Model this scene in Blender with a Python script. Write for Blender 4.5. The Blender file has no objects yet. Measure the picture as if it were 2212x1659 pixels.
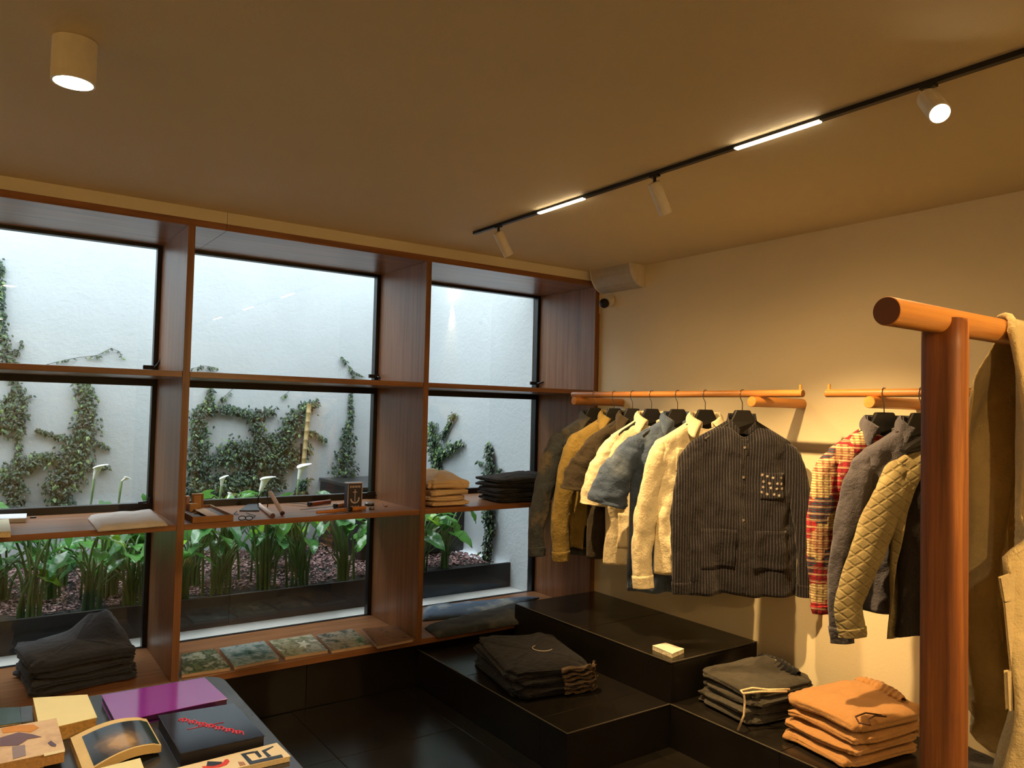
import bpy, bmesh, math, random
from mathutils import Vector, Matrix, noise
random.seed(7)
PI = math.pi
SC = bpy.context.scene
COL = SC.collection

# ------------------------------------------------------------------ camera
CW, CH, CF = 2212, 1659, 1647.18
CC = Vector((-3.2534, -3.6546, 1.5))
yaw, pit, rol = 0.6144, 0.0355, 0.0239
_f = Vector((math.sin(yaw)*math.cos(pit), math.cos(yaw)*math.cos(pit), math.sin(pit)))
_r = Vector((math.cos(yaw), -math.sin(yaw), 0))
_u = _r.cross(_f)
CR = math.cos(rol)*_r + math.sin(rol)*_u
CU = -math.sin(rol)*_r + math.cos(rol)*_u
camd = bpy.data.cameras.new('camera')
camd.sensor_fit = 'HORIZONTAL'; camd.sensor_width = 36.0
camd.lens = CF/CW*36.0; camd.clip_start = 0.05; camd.clip_end = 60
cam = bpy.data.objects.new('camera', camd); COL.objects.link(cam)
M = Matrix((CR, CU, -_f)).transposed().to_4x4(); M.translation = CC
cam.matrix_world = M
SC.camera = cam
# ------------------------------------------------------------------ world, exposure
SC.view_settings.view_transform = 'Standard'
SC.view_settings.look = 'None'
SC.view_settings.gamma = 1.0
SC.view_settings.use_curve_mapping = False
SC.view_settings.exposure = 0.0
w = bpy.data.worlds.new('overcast_sky'); SC.world = w; w.use_nodes = True
bg = w.node_tree.nodes['Background']
bg.inputs[0].default_value = (0.80, 0.92, 1.0, 1); bg.inputs[1].default_value = 4.9
SC.cycles.max_bounces = 8; SC.cycles.diffuse_bounces = 5; SC.cycles.transparent_max_bounces = 16
SC.cycles.sample_clamp_indirect = 4.0
WARM = (1.0, 0.63, 0.26)
DOWNC = (1.0, 0.85, 0.60)
SPOT_W = 52.0; BAR_E = 16.0; DOWN_W = 62.0; FILL_W = 95.0
SUN_E = 4.4; SPILL = .12

sn = bpy.data.lights.new('hazy_sun', 'SUN'); sn.energy = SUN_E; sn.angle = math.radians(50); sn.color = (.95, .98, 1)
so = bpy.data.objects.new('hazy_sun', sn); COL.objects.link(so); so.location = (-2, 1, 8)
so.rotation_euler = Vector((.06, -.5, -1)).to_track_quat('-Z', 'Y').to_euler()
def px(u, v, ax, val):
    """pixel of the 2212x1659 photograph -> point on the plane axis=val"""
    d = _f + CR*((u-CW/2)/CF) - CU*((v-CH/2)/CF)
    return CC + d*((val-CC[ax])/d[ax])

# ------------------------------------------------------------------ helpers
MW = {}
def lin(c):
    return tuple(((x/255)/12.92 if x/255 <= .04045 else ((x/255+.055)/1.055)**2.4) for x in c)
class MB:
    def __init__(s): s.v = []; s.f = []; s.m = []
    def add(s, vs, fs, mi=0):
        o = len(s.v); s.v += [Vector(p) for p in vs]; s.f += [tuple(i+o for i in f) for f in fs]; s.m += [mi]*len(fs)
        return s
    def box(s, x0, x1, y0, y1, z0, z1, mi=0):
        vs = [(x, y, z) for z in (z0, z1) for y in (y0, y1) for x in (x0, x1)]
        return s.add(vs, [(0,2,3,1),(4,5,7,6),(0,1,5,4),(2,6,7,3),(0,4,6,2),(1,3,7,5)], mi)
    def prism(s, poly, z0, z1, mi=0):
        n = len(poly); a = sum(poly[i][0]*poly[(i+1) % n][1]-poly[(i+1) % n][0]*poly[i][1] for i in range(n))
        if a < 0: poly = poly[::-1]
        vs = [(p[0], p[1], z0) for p in poly]+[(p[0], p[1], z1) for p in poly]
        fs = [tuple(range(n-1, -1, -1)), tuple(range(n, 2*n))]+[(i, (i+1) % n, n+(i+1) % n, n+i) for i in range(n)]
        return s.add(vs, fs, mi)
    def grid(s, fn, nu, nv, cu=False, mi=0):
        vs = [fn(i/(nu if cu else nu-1), j/(nv-1)) for j in range(nv) for i in range(nu)]
        fs = []
        for j in range(nv-1):
            for i in range(nu if cu else nu-1):
                k = (i+1) % nu
                fs.append((j*nu+i, j*nu+k, (j+1)*nu+k, (j+1)*nu+i))
        return s.add(vs, fs, mi)
    def tube(s, pts, r, n=12, cap=True, flat=None, mi=0):
        pts = [Vector(p) for p in pts]; N = len(pts); rr = r if isinstance(r, (list, tuple)) else [r]*N
        vs = []; up = None
        for i, p in enumerate(pts):
            t = (pts[min(i+1, N-1)]-pts[max(i-1, 0)]).normalized()
            if up is None: up = Vector((0, 0, 1)) if abs(t.z) < .9 else Vector((1, 0, 0))
            a = t.cross(up); a = a.normalized() if a.length > 1e-5 else Vector((1, 0, 0)); b = a.cross(t).normalized(); up = b
            for k in range(n):
                g = 2*PI*k/n
                vs.append(p+(a*math.cos(g)+b*math.sin(g)*(flat or 1))*rr[i])
        fs = [(i*n+k, i*n+(k+1) % n, (i+1)*n+(k+1) % n, (i+1)*n+k) for i in range(N-1) for k in range(n)]
        if cap: fs += [tuple(range(n-1, -1, -1)), tuple((N-1)*n+k for k in range(n))]
        return s.add(vs, fs, mi)
    def lathe(s, prof, c=(0, 0, 0), n=28, M_=None, mi=0):
        vs = []
        for r, z in prof:
            for k in range(n):
                q = Vector((r*math.cos(2*PI*k/n), r*math.sin(2*PI*k/n), z))
                vs.append((M_ @ q if M_ else q)+Vector(c))
        fs = [(i*n+k, i*n+(k+1) % n, (i+1)*n+(k+1) % n, (i+1)*n+k) for i in range(len(prof)-1) for k in range(n)]
        if prof[0][0] > 0: fs.append(tuple(range(n-1, -1, -1)))
        if prof[-1][0] > 0: fs.append(tuple((len(prof)-1)*n+k for k in range(n)))
        return s.add(vs, fs, mi)
def thing(name, label, cat, loc=(0, 0, 0), rz=0, group=None):
    o = bpy.data.objects.new(name, None); COL.objects.link(o); o.empty_display_size = .05
    o.location = loc; o.rotation_euler = (0, 0, rz)
    MW[o] = Matrix.Translation(Vector(loc)) @ Matrix.Rotation(rz, 4, 'Z')
    o['label'] = label; o['category'] = cat
    if group: o['group'] = group
    return o
def obj(name, mb, mat, parent=None, smooth=False, world=False, bevel=0, label=None, solid=0, sub=0):
    me = bpy.data.meshes.new(name)
    vs = mb.v
    if parent is not None and world:
        inv = MW[parent].inverted(); vs = [inv @ p for p in vs]
    me.from_pydata([tuple(p) for p in vs], [], mb.f); 
    for m_ in (mat if isinstance(mat, (list, tuple)) else [mat]): me.materials.append(m_)
    if any(mb.m): me.polygons.foreach_set('material_index', mb.m)
    if smooth: me.polygons.foreach_set('use_smooth', [True]*len(me.polygons))
    me.validate(); me.update()
    o = bpy.data.objects.new(name, me); COL.objects.link(o)
    if parent is not None: o.parent = parent; MW[o] = MW[parent]
    else: MW[o] = Matrix.Identity(4)
    if solid:
        q = o.modifiers.new('solid', 'SOLIDIFY'); q.thickness = solid; q.offset = -1
    if bevel:
        q = o.modifiers.new('bevel', 'BEVEL'); q.width = bevel; q.segments = 2; q.limit_method = 'ANGLE'; q.angle_limit = .6
    if sub:
        q = o.modifiers.new('sub', 'SUBSURF'); q.levels = sub; q.render_levels = sub
    if label: o['label'] = label
    return o
def tag(o, label, cat, group=None):
    o['label'] = label; o['category'] = cat
    if group: o['group'] = group
    return o
def struct(name, mb, mat, **k):
    o = obj(name, mb, mat, **k); o['kind'] = 'structure'; return o
def structe(name, loc=(0, 0, 0)):
    o = bpy.data.objects.new(name, None); COL.objects.link(o); o.location = loc; o['kind'] = 'structure'
    MW[o] = Matrix.Translation(Vector(loc)); return o

# ------------------------------------------------------------------ materials
class N:
    def __init__(s, name):
        s.mat = bpy.data.materials.new(name); s.mat.use_nodes = True; s.t = s.mat.node_tree
        s.b = s.t.nodes['Principled BSDF']; s.tc = s.t.nodes.new('ShaderNodeTexCoord')
    def n(s, ty, **k):
        q = s.t.nodes.new(ty)
        for a, b in k.items(): setattr(q, a, b)
        return q
    def l(s, a, b): s.t.links.new(a, b)
    def mapv(s, scale, src='Object', rot=(0, 0, 0), loc=(0, 0, 0)):
        m = s.n('ShaderNodeMapping'); m.inputs['Scale'].default_value = scale; m.inputs['Rotation'].default_value = rot
        m.inputs['Location'].default_value = loc
        s.l(s.tc.outputs[src], m.inputs[0]); return m.outputs[0]
    def noise(s, vec, sc, det=4, rough=.55):
        q = s.n('ShaderNodeTexNoise'); q.inputs['Scale'].default_value = sc; q.inputs['Detail'].default_value = det
        q.inputs['Roughness'].default_value = rough
        s.l(vec, q.inputs['Vector']); return q.outputs['Fac']
    def ramp(s, fac, stops, interp='LINEAR'):
        r = s.n('ShaderNodeValToRGB'); r.color_ramp.interpolation = interp; e = r.color_ramp.elements
        while len(e) < len(stops): e.new(.5)
        for i, (p, c) in enumerate(stops):
            e[i].position = p; e[i].color = (*c, 1) if len(c) == 3 else c
        s.l(fac, r.inputs[0]); return r.outputs[0]
    def bump(s, h, st, dist=.01, prev=None):
        b = s.n('ShaderNodeBump'); b.inputs['Strength'].default_value = st; b.inputs['Distance'].default_value = dist
        s.l(h, b.inputs['Height'])
        if prev is not None: s.l(prev, b.inputs['Normal'])
        s.l(b.outputs[0], s.b.inputs['Normal']); return b.outputs[0]
    def mixc(s, f, a, b, mode='MIX'):
        m = s.n('ShaderNodeMix', data_type='RGBA', blend_type=mode)
        for sock, x in ((m.inputs[0], f), (m.inputs[6], a), (m.inputs[7], b)):
            if hasattr(x, 'is_linked') or hasattr(x, 'links'): s.l(x, sock)
            elif isinstance(x, (int, float)): sock.default_value = x
            else: sock.default_value = (*x, 1)
        return m.outputs[2]
def plain(name, c, rough=.5, metal=0, nz=.08, nscale=20, bump=0, bscale=200, spec=.5, coat=0):
    m = N(name); c = lin(c)
    v = m.mapv((1, 1, 1))
    f = m.noise(v, nscale)
    col = m.ramp(f, [(.3, tuple(x*(1-nz) for x in c)), (.7, tuple(min(1, x*(1+nz)) for x in c))])
    m.l(col, m.b.inputs['Base Color'])
    m.b.inputs['Roughness'].default_value = rough; m.b.inputs['Metallic'].default_value = metal
    m.b.inputs['Specular IOR Level'].default_value = spec; m.b.inputs['Coat Weight'].default_value = coat
    if bump: m.bump(m.noise(v, bscale, 3), bump, .002)
    return m.mat
def emis(name, c, e):
    m = N(name); m.b.inputs['Base Color'].default_value = (1, 1, 1, 1)
    m.b.inputs['Emission Color'].default_value = (*c, 1); m.b.inputs['Emission Strength'].default_value = e
    return m.mat
def wood(name, c0, c1, c2, axis, rough=.45, sc=1.0, bands=0):
    m = N(name); s = [38*sc, 38*sc, 38*sc]; s[axis] = 1.6*sc
    v = m.mapv(tuple(s))
    f = m.noise(v, 1.0, 6, .62)
    col = m.ramp(f, [(.28, lin(c0)), (.52, lin(c1)), (.75, lin(c2))])
    s2 = [5*sc, 5*sc, 5*sc]; s2[axis] = .7*sc
    f2 = m.noise(m.mapv(tuple(s2)), 1.0, 2)
    col = m.mixc(.35, col, m.ramp(f2, [(.3, lin(c0)), (.7, lin(c2))]), 'OVERLAY')
    if bands:
        wv = m.n('ShaderNodeTexWave', wave_type='RINGS', rings_direction='XYZ'[axis])
        wv.inputs['Scale'].default_value = bands; wv.inputs['Distortion'].default_value = 5; wv.inputs['Detail'].default_value = 3; wv.inputs['Detail Scale'].default_value = .8
        s3 = [1, 1, 1]; s3[axis] = .16
        m.l(m.mapv(tuple(s3)), wv.inputs[0])
        col = m.mixc(.55, col, m.ramp(wv.outputs['Fac'], [(.1, lin(c0)), (.6, lin(c2))]))
    m.l(col, m.b.inputs['Base Color']); m.b.inputs['Roughness'].default_value = rough
    m.bump(f, .12, .002)
    return m.mat
def plaster(name, c, st=.25, sc=60, nz=.03):
    m = N(name); c = lin(c); v = m.mapv((1, 1, 1))
    m.l(m.ramp(m.noise(v, 3), [(.3, tuple(x*(1-nz) for x in c)), (.7, c)]), m.b.inputs['Base Color'])
    m.b.inputs['Roughness'].default_value = .75
    m.bump(m.noise(v, sc, 5, .7), st, .004); return m.mat
def cloth(name, c, nz=.12, weave=.5, stripe=None, wr=.9, rough=.92, mottled=None):
    m = N(name); c = lin(c); v = m.mapv((1, 1, 1))
    col = m.ramp(m.noise(v, 9, 6, .65), [(.3, tuple(x*(1-nz*2) for x in c)), (.7, tuple(min(1, x*(1+nz)) for x in c))])
    if mottled: # worn patches with their own colour
        col = m.mixc(m.ramp(m.noise(v, 6, 5, .6), [(.5, (0, 0, 0)), (.68, (1, 1, 1))]), col, lin(mottled))
    if stripe:
        wv = m.n('ShaderNodeTexWave', wave_type='BANDS', bands_direction='X', wave_profile='SIN')
        wv.inputs['Scale'].default_value = stripe[1]; wv.inputs['Distortion'].default_value = .6; wv.inputs['Detail Scale'].default_value = 3
        m.l(v, wv.inputs[0])
        col = m.mixc(m.ramp(wv.outputs['Fac'], [(.80, (0, 0, 0)), (.92, (1, 1, 1))]), col, lin(stripe[0]))
    m.l(col, m.b.inputs['Base Color']); m.b.inputs['Roughness'].default_value = rough
    m.b.inputs['Sheen Weight'].default_value = .15; m.b.inputs['Specular IOR Level'].default_value = .2
    h = m.n('ShaderNodeMath', operation='MULTIPLY_ADD'); m.l(m.noise(v, 22, 5, .7), h.inputs[0]); h.inputs[1].default_value = wr*1.6
    q = m.n('ShaderNodeMath', operation='MULTIPLY'); m.l(m.noise(v, 500, 2), q.inputs[0]); q.inputs[1].default_value = .08*weave
    m.l(q.outputs[0], h.inputs[2]); m.bump(h.outputs[0], .6, .012)
    return m.mat
def glossy_black(name, c=(30, 27, 23), rough=.2):
    m = N(name); v = m.mapv((1, 1, 1)); c = lin(c)
    m.l(m.ramp(m.noise(v, 5, 5), [(.3, tuple(x*.7 for x in c)), (.7, tuple(x*1.3 for x in c))]), m.b.inputs['Base Color'])
    r = m.n('ShaderNodeMapRange'); m.l(m.noise(v, 14, 5), r.inputs[0]); r.inputs[3].default_value = rough*.8; r.inputs[4].default_value = rough*1.5
    m.l(r.outputs[0], m.b.inputs['Roughness']); m.bump(m.noise(v, 40, 3), .03, .002); return m.mat
def glass_mat():
    m = N('window_glass'); t = m.t
    tr = m.n('ShaderNodeBsdfTransparent'); tr.inputs[0].default_value = (.97, .985, .98, 1)
    gl = m.n('ShaderNodeBsdfGlossy'); gl.inputs['Roughness'].default_value = .003; gl.inputs[0].default_value = (1, 1, 1, 1)
    fr = m.n('ShaderNodeLayerWeight'); fr.inputs[0].default_value = .5
    p = m.n('ShaderNodeMath', operation='POWER'); m.l(fr.outputs['Facing'], p.inputs[0]); p.inputs[1].default_value = 5
    a = m.n('ShaderNodeMath', operation='MULTIPLY_ADD'); m.l(p.outputs[0], a.inputs[0]); a.inputs[1].default_value = .9; a.inputs[2].default_value = .045
    mx = m.n('ShaderNodeMixShader'); m.l(a.outputs[0], mx.inputs[0]); m.l(tr.outputs[0], mx.inputs[1]); m.l(gl.outputs[0], mx.inputs[2])
    m.l(mx.outputs[0], t.nodes['Material Output'].inputs[0]); return m.mat
def leafm(name, c0, c1, rough=.35):
    m = N(name); v = m.mapv((1, 1, 1))
    m.l(m.ramp(m.noise(v, 7, 3), [(.3, lin(c0)), (.7, lin(c1))]), m.b.inputs['Base Color'])
    m.b.inputs['Roughness'].default_value = rough; m.b.inputs['Subsurface Weight'].default_value = 0
    m.b.inputs['Transmission Weight'].default_value = 0
    return m.mat
def leafm_t(name, c0, c1, rough=.2):
    """thin leaf: surface + light through the blade"""
    m = N(name); v = m.mapv((1, 1, 1)); col = m.ramp(m.noise(v, 7, 3), [(.3, lin(c0)), (.7, lin(c1))])
    m.l(col, m.b.inputs['Base Color']); m.b.inputs['Roughness'].default_value = rough
    tl = m.n('ShaderNodeBsdfTranslucent'); m.l(col, tl.inputs[0])
    mx = m.n('ShaderNodeMixShader'); mx.inputs[0].default_value = .35
    m.l(m.b.outputs[0], mx.inputs[1]); m.l(tl.outputs[0], mx.inputs[2]); m.l(mx.outputs[0], m.t.nodes['Material Output'].inputs[0])
    return m.mat
def photo_mat(name, cols, sc=4, rough=.25, seed=0):
    """printed cover: abstract mottled print in the given colours"""
    m = N(name); v = m.mapv((sc, sc, sc), 'Generated', loc=(seed, seed*2, 0))
    f = m.noise(v, 1.0, 5, .6)
    k = len(cols); m.l(m.ramp(f, [(.3+.4*i/(k-1), lin(c)) for i, c in enumerate(cols)]), m.b.inputs['Base Color'])
    m.b.inputs['Roughness'].default_value = rough; return m.mat

M_wall = plaster('cream_wall_paint', (230, 217, 184), .22, 70)
M_ceil = plaster('ceiling_paint', (224, 208, 168), .3, 90)
M_strip = plaster('strip_paint', (236, 228, 206), .15, 70)
M_gwall = plaster('white_garden_render', (186, 190, 192), 1.0, 38, .07)
M_woodX = wood('shelf_wood_x', (116, 80, 52), (152, 108, 72), (174, 132, 94), 0, .3)
M_woodZ = wood('shelf_wood_z', (112, 78, 50), (146, 104, 70), (166, 126, 88), 2, .36)
M_railY = wood('rail_wood_y', (150, 104, 54), (186, 136, 74), (204, 156, 94), 1, .4)
M_railX = wood('rail_wood_x', (160, 108, 52), (200, 148, 78), (218, 170, 100), 0, .38, .8)
M_postZ = wood('rack_wood_z', (66, 34, 12), (142, 88, 36), (204, 146, 74), 2, .55, .8)
M_endgr = plain('end_grain_dark', (96, 54, 34), .7)
M_black = plain('black_frame', (14, 14, 15), .4)
M_tile = glossy_black('black_stone_tile')
M_tiler = glossy_black('black_stone_riser', (22, 19, 16), .3)
M_joint = plain('tile_joint', (70, 66, 60), .8)
M_edge_hl = plain('tile_edge_worn_highlight', (96, 90, 80), .35)  # pale tone paints the edge highlight along with the wear
M_glass = glass_mat()
M_ledge = plaster('concrete_ledge', (190, 188, 182), .5, 120, .2)
M_white = plain('lamp_white', (226, 218, 200), .45)
M_track = plain('track_black', (12, 10, 10), .5)
M_bar = emis('bar_glow', (1.0, .80, .55), BAR_E)
M_lens = emis('lens_glow', (1.0, .82, .55), 60)
M_lens2 = emis('lens_dim', (1.0, .80, .5), 14)
M_grille = plain('speaker_grille', (186, 178, 164), .6, bump=.6, bscale=900)
M_hang = plain('hanger_black', (10, 9, 9), .45)
M_wire = plain('wire_steel', (170, 160, 150), .3, 1.0)
M_paper = plain('paper_edge', (225, 205, 160), .8, nz=.15, nscale=300)

# ------------------------------------------------------------------ lights
def spot(name, loc, tgt, e, size=math.radians(50), blend=.5, rad=.02, c=WARM, parent=None):
    l = bpy.data.lights.new(name, 'SPOT'); l.energy = e; l.color = c; l.spot_size = size; l.spot_blend = blend; l.shadow_soft_size = rad
    o = bpy.data.objects.new(name, l); COL.objects.link(o)
    d = Vector(tgt)-Vector(loc); o.rotation_euler = d.to_track_quat('-Z', 'Y').to_euler(); o.location = loc
    return o

# ================================================================== STRUCTURE
t = .0312; XS = [-4.9414, -3.7147, -2.4880, -1.2612, -.0392]
TT, S1, S2, SB, D, H = 2.3376, 1.6444, .9561, .2632, .577, 2.3915
XL, YN = -6.0, -6.6      # left wall, near wall
# floor base + tiles
fl = structe('floor')
b = MB().box(XL, 0, YN, .06, -.06, -.004); o = obj('floor_bed', b, M_joint, fl)
tl = MB().box(-.2985, .2985, -.2985, .2985, -.02, 0)
first = None
for i in range(11):
    for j in range(12):
        x = -.12-.3-.6*i; y = -.24-.6*j
        if x < XL+.1 or y < YN+.1: continue
        if first is None:
            first = obj('floor_tile', tl, M_tile, fl); q = first; bv = first.modifiers.new('b', 'BEVEL'); bv.width = .0012
        else:
            q = first.copy(); COL.objects.link(q); q.parent = fl
        q.location = (x, y, random.uniform(-.0006, .0004))
struct('ceiling', MB().box(XL-.2, .2, YN-.2, .64, H, H+.12), M_ceil)
struct('wall_right', MB().box(0, .15, YN, .66, -.05, H), M_wall)
struct('wall_left', MB().box(XL-.15, XL, YN, .66, -.05, H), M_wall)
struct('wall_near', MB().box(XL, 0, YN-.15, YN, -.05, H), M_wall)
# plaster strip over the shelf unit, with its seam at pixel x=490
xj = px(490, 495, 1, 0).x
st = structe('trim_1')
obj('plaster_strip', MB().box(XL, xj-.001, -.004, .05, TT, H), M_strip, st)
obj('plaster_strip', MB().box(xj+.001, 0, -.004, .05, TT, H), M_strip, st)
struct('wall_back', MB().box(XL, 0, D+.02, D+.08, TT+.001, H+.14).box(XL, XS[0]-.001, .02, D+.08, 0, TT), M_wall)
struct('trim_2', MB().box(-.0055, 0, .0, D, TT-.2, TT), M_wall)
# tiled plinth under the unit
pl = structe('wall_plinth')
obj('plinth_bed', MB().box(XL, 0, .066, .60, -.06, SB-t-.001), M_joint, pl)
xs = [XL, -4.886, -3.873, -2.859, -1.846, -.833, 0]
for a, c in zip(xs[:-1], xs[1:]):
    obj('plinth_tile', MB().box(a+.0015, c-.0015, .05, .07, .003, SB-t-.001), M_tiler, pl)

# shelf unit
su = thing('shelf_unit', 'orange-brown wooden grid of open shelves built across the window wall', 'shelving', (-1.26, 0, 0))
for x in XS:
    top = TT-t
    obj('upright', MB().box(x, x+t, 0, D, SB-t, top), M_woodZ, su, world=True, bevel=.0015)
obj('upright', MB().box(-.0085, -.0005, 0.002, .03, SB-t, top), M_woodZ, su, world=True)
xj2 = xj
obj('top_board', MB().box(XS[0], xj2-.0005, -.001, D, TT-t, TT), M_woodX, su, world=True, bevel=.0015)
obj('top_board', MB().box(xj2+.0005, -.001, -.001, D, TT-t, TT), M_woodX, su, world=True, bevel=.0015)
for a, c in zip(XS[:-1], XS[1:]):
    for z in (S1, S2):
        obj('shelf', MB().box(a+t+.0004, c-.0004, .0045, D, z-t*.85, z), M_woodX, su, world=True, bevel=.0015)
for a, c in zip(XS[:-1], XS[1:]):
    obj('bottom_board', MB().box(a+t+.0004, c-.0004, .0006, D, SB-t, SB), M_woodX, su, world=True, bevel=.0015)

# windows
k = 0
for bi, (a, c) in enumerate(zip(XS[:-1], XS[1:])):
    for ri, (z0, z1) in enumerate(((SB, S2-t*.85), (S2, S1-t*.85), (S1, TT-t))):
        k += 1
        W_ = structe('window_%d' % k, ((a+c)/2, D, z0))
        x0, x1 = a+t*.5, c+t*.5; fw = .024 if ri != 1 else .03
        y0, y1 = D+.001, D+.045
        lo = z0-(.012 if ri == 0 else .003); yb_ = D+(.026 if ri == 0 else .045); hi = z1+.003
        inx0, inx1 = a+t+.002, c-.022
        bt = {0: .002, 1: .034, 2: .012}[ri]; tp = {0: .006, 1: .034, 2: .016}[ri]
        obj('frame_left', MB().box(x0, inx0+.006, y0, y1, lo, hi), M_black, W_, world=True)
        obj('frame_right', MB().box(inx1, x1+.006, y0, y1, lo, hi), M_black, W_, world=True)
        obj('frame_bottom', MB().box(inx0, inx1, y0, yb_, lo, z0+bt), M_black, W_, world=True)
        obj('frame_top', MB().box(inx0, inx1, y0, y1, z1-tp, hi), M_black, W_, world=True)
        g = obj('glass_pane', MB().box(inx0+.003, inx1-.001, D+.02, D+.0215, z0+bt-.0005, z1-tp+.001), M_glass, W_, world=True)
        if ri == 0:  # drip rail seen as two thin dark lines on the sill
            obj('sill_rail', MB().box(inx0, inx1, D+.050, D+.056, z0-.03, z0-.012), M_black, W_, world=True)
# curved black window stays / latches
def stay(pts, label):
    m = thing('window_stay', label, 'window latch', pts[0])
    obj('arm', MB().tube(pts, .006, 8), M_black, m, world=True, smooth=True)
    p = Vector(pts[0]); obj('hinge', MB().box(p.x-.05, p.x+.014, p.y+.006, p.y+.02, p.z-.008, p.z+.014), M_black, m, world=True, bevel=.003)
def arc(p, q, bulge, n=9):
    p = Vector(p); q = Vector(q); B_ = Vector(bulge)
    return [p.lerp(q, i/(n-1))+B_*math.sin(PI*i/(n-1)) for i in range(n)]
for (u0, v0, u1, v1, yy, bl, lb) in (
    (333, 795, 352, 747, .50, (.012, 0, -.012), 'thin curved black window stay standing upright at left upper window corner'),
    (815, 814, 848, 812, .49, (0, 0, -.012), 'short black window stay lying on the middle bay upper shelf'),
    (1160, 829, 1199, 801, .46, (.01, 0, -.016), 'curved black window stay rising at the right bay upper shelf'),
    (812, 1067, 833, 1075, .47, (0, 0, -.008), 'small black window latch above the knives beside the second upright')):
    p0 = px(u0, v0, 1, D-.02); p1 = px(u1, v1, 1, yy)
    stay(arc(p0, p1, bl), lb)
l2 = thing('window_latch', 'small black window latch in lower corner above the folded grey tee', 'window latch', px(322, 1083, 1, D-.01))
p = px(322, 1083, 1, D-.01)
obj('latch_body', MB().tube([p+Vector((0, 0, -.01)), p+Vector((0, 0, .02))], .011, 10).tube([p, p+Vector((-.05, 0, -.004))], .005, 8), M_black, l2, world=True)

# ================================================================== GARDEN
YG, XG = 2.30, -.064
struct('wall_garden_back', MB().box(-8, XG+.2, YG, YG+.2, -.2, 2.95), M_gwall)
struct('wall_garden_side', MB().box(XG, XG+.15, D+.05, YG, -.2, 2.95), M_gwall)
struct('wall_garden_far', MB().box(-8.1, -7.9, D+.05, YG, -.2, 2.95), M_gwall)
struct('garden_ledge', MB().box(-7.9, XG, D+.045, .86, .12, .246), M_ledge)
# gravel bed
M_gravel = N('pink_gravel'); v = M_gravel.mapv((1, 1, 1))
vo = M_gravel.n('ShaderNodeTexVoronoi'); vo.inputs['Scale'].default_value = 55; M_gravel.l(v, vo.inputs['Vector'])
M_gravel.l(M_gravel.ramp(vo.outputs['Color'], [(.2, lin((84, 58, 56))), (.5, lin((138, 100, 96))), (.8, lin((182, 146, 142)))]), M_gravel.b.inputs['Base Color'])
M_gravel.bump(vo.outputs['Distance'], 1, .02); M_gravel.b.inputs['Roughness'].default_value = .9; M_gravel = M_gravel.mat
M_soil = plaster('dark_soil', (46, 38, 32), 1.0, 40, .4)
def gz(x, y): return .385+.02*noise.noise(Vector((x*3, y*3, 0)))+.02*min(1, max(0, y-.9))
struct('garden_soil', MB().grid(lambda a, c: Vector((-7.9+a*7.78, .85+c*(YG-.85), gz(-7.9+a*7.78, .85+c*(YG-.85))-.012)), 120, 24), M_soil)
gm = MB(); rs = random.Random(3)
ico = [(0, 0, 1), (.9, 0, .3), (.28, .85, .3), (-.72, .53, .3), (-.72, -.53, .3), (.28, -.85, .3), (0, 0, -.6)]
icf = [(0, 1, 2), (0, 2, 3), (0, 3, 4), (0, 4, 5), (0, 5, 1), (6, 2, 1), (6, 3, 2), (6, 4, 3), (6, 5, 4), (6, 1, 5)]
for i in range(15000):
    x = rs.uniform(-4.6, XG-.01); y = rs.uniform(1.03, YG-.01)
    s_ = rs.uniform(.006, .013); a = rs.uniform(0, 6.3); ca, sa = math.cos(a)*s_, math.sin(a)*s_; kx = rs.uniform(.7, 1.3)
    z = gz(x, y)
    gm.add([(x+p[0]*ca*kx-p[1]*sa, y+p[0]*sa*kx+p[1]*ca, z+p[2]*s_*.8) for p in ico], icf)
go = obj('gravel', gm, M_gravel); go['kind'] = 'stuff'; tag(go, 'pinkish red gravel spread behind the black planter edge outside', 'gravel')
# planter front
pf = thing('planter_edging', 'long black board edging holding the garden bed outside the windows', 'planter', (-2, .83, .22))
for a, c in ((-7.9, -3.9), (-3.9, -2.02), (-2.02, XG)):
    obj('edging_board', MB().box(a+.0004, c-.0004, .83, .85, .246, .418), M_black, pf, world=True, bevel=.004)
# black cabinet in the corner behind lilies
pA = px(1003, 1150, 0, XG)
cb = thing('garden_cabinet', 'black metal box standing in the garden corner behind the lilies', 'cabinet', (-.55, 1.8, .38))
yc = pA.y; xc0 = px(783, 1060, 1, yc).x
obj('box_body', MB().box(xc0, XG-.005, yc, YG-.01, .40, .90), M_black, cb, world=True, bevel=.006)
obj('box_lid', MB().box(xc0-.01, XG-.005, yc-.01, YG-.01, .90, .925), plain('cabinet_lid', (40, 42, 44), .3), cb, world=True, bevel=.004)

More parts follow.
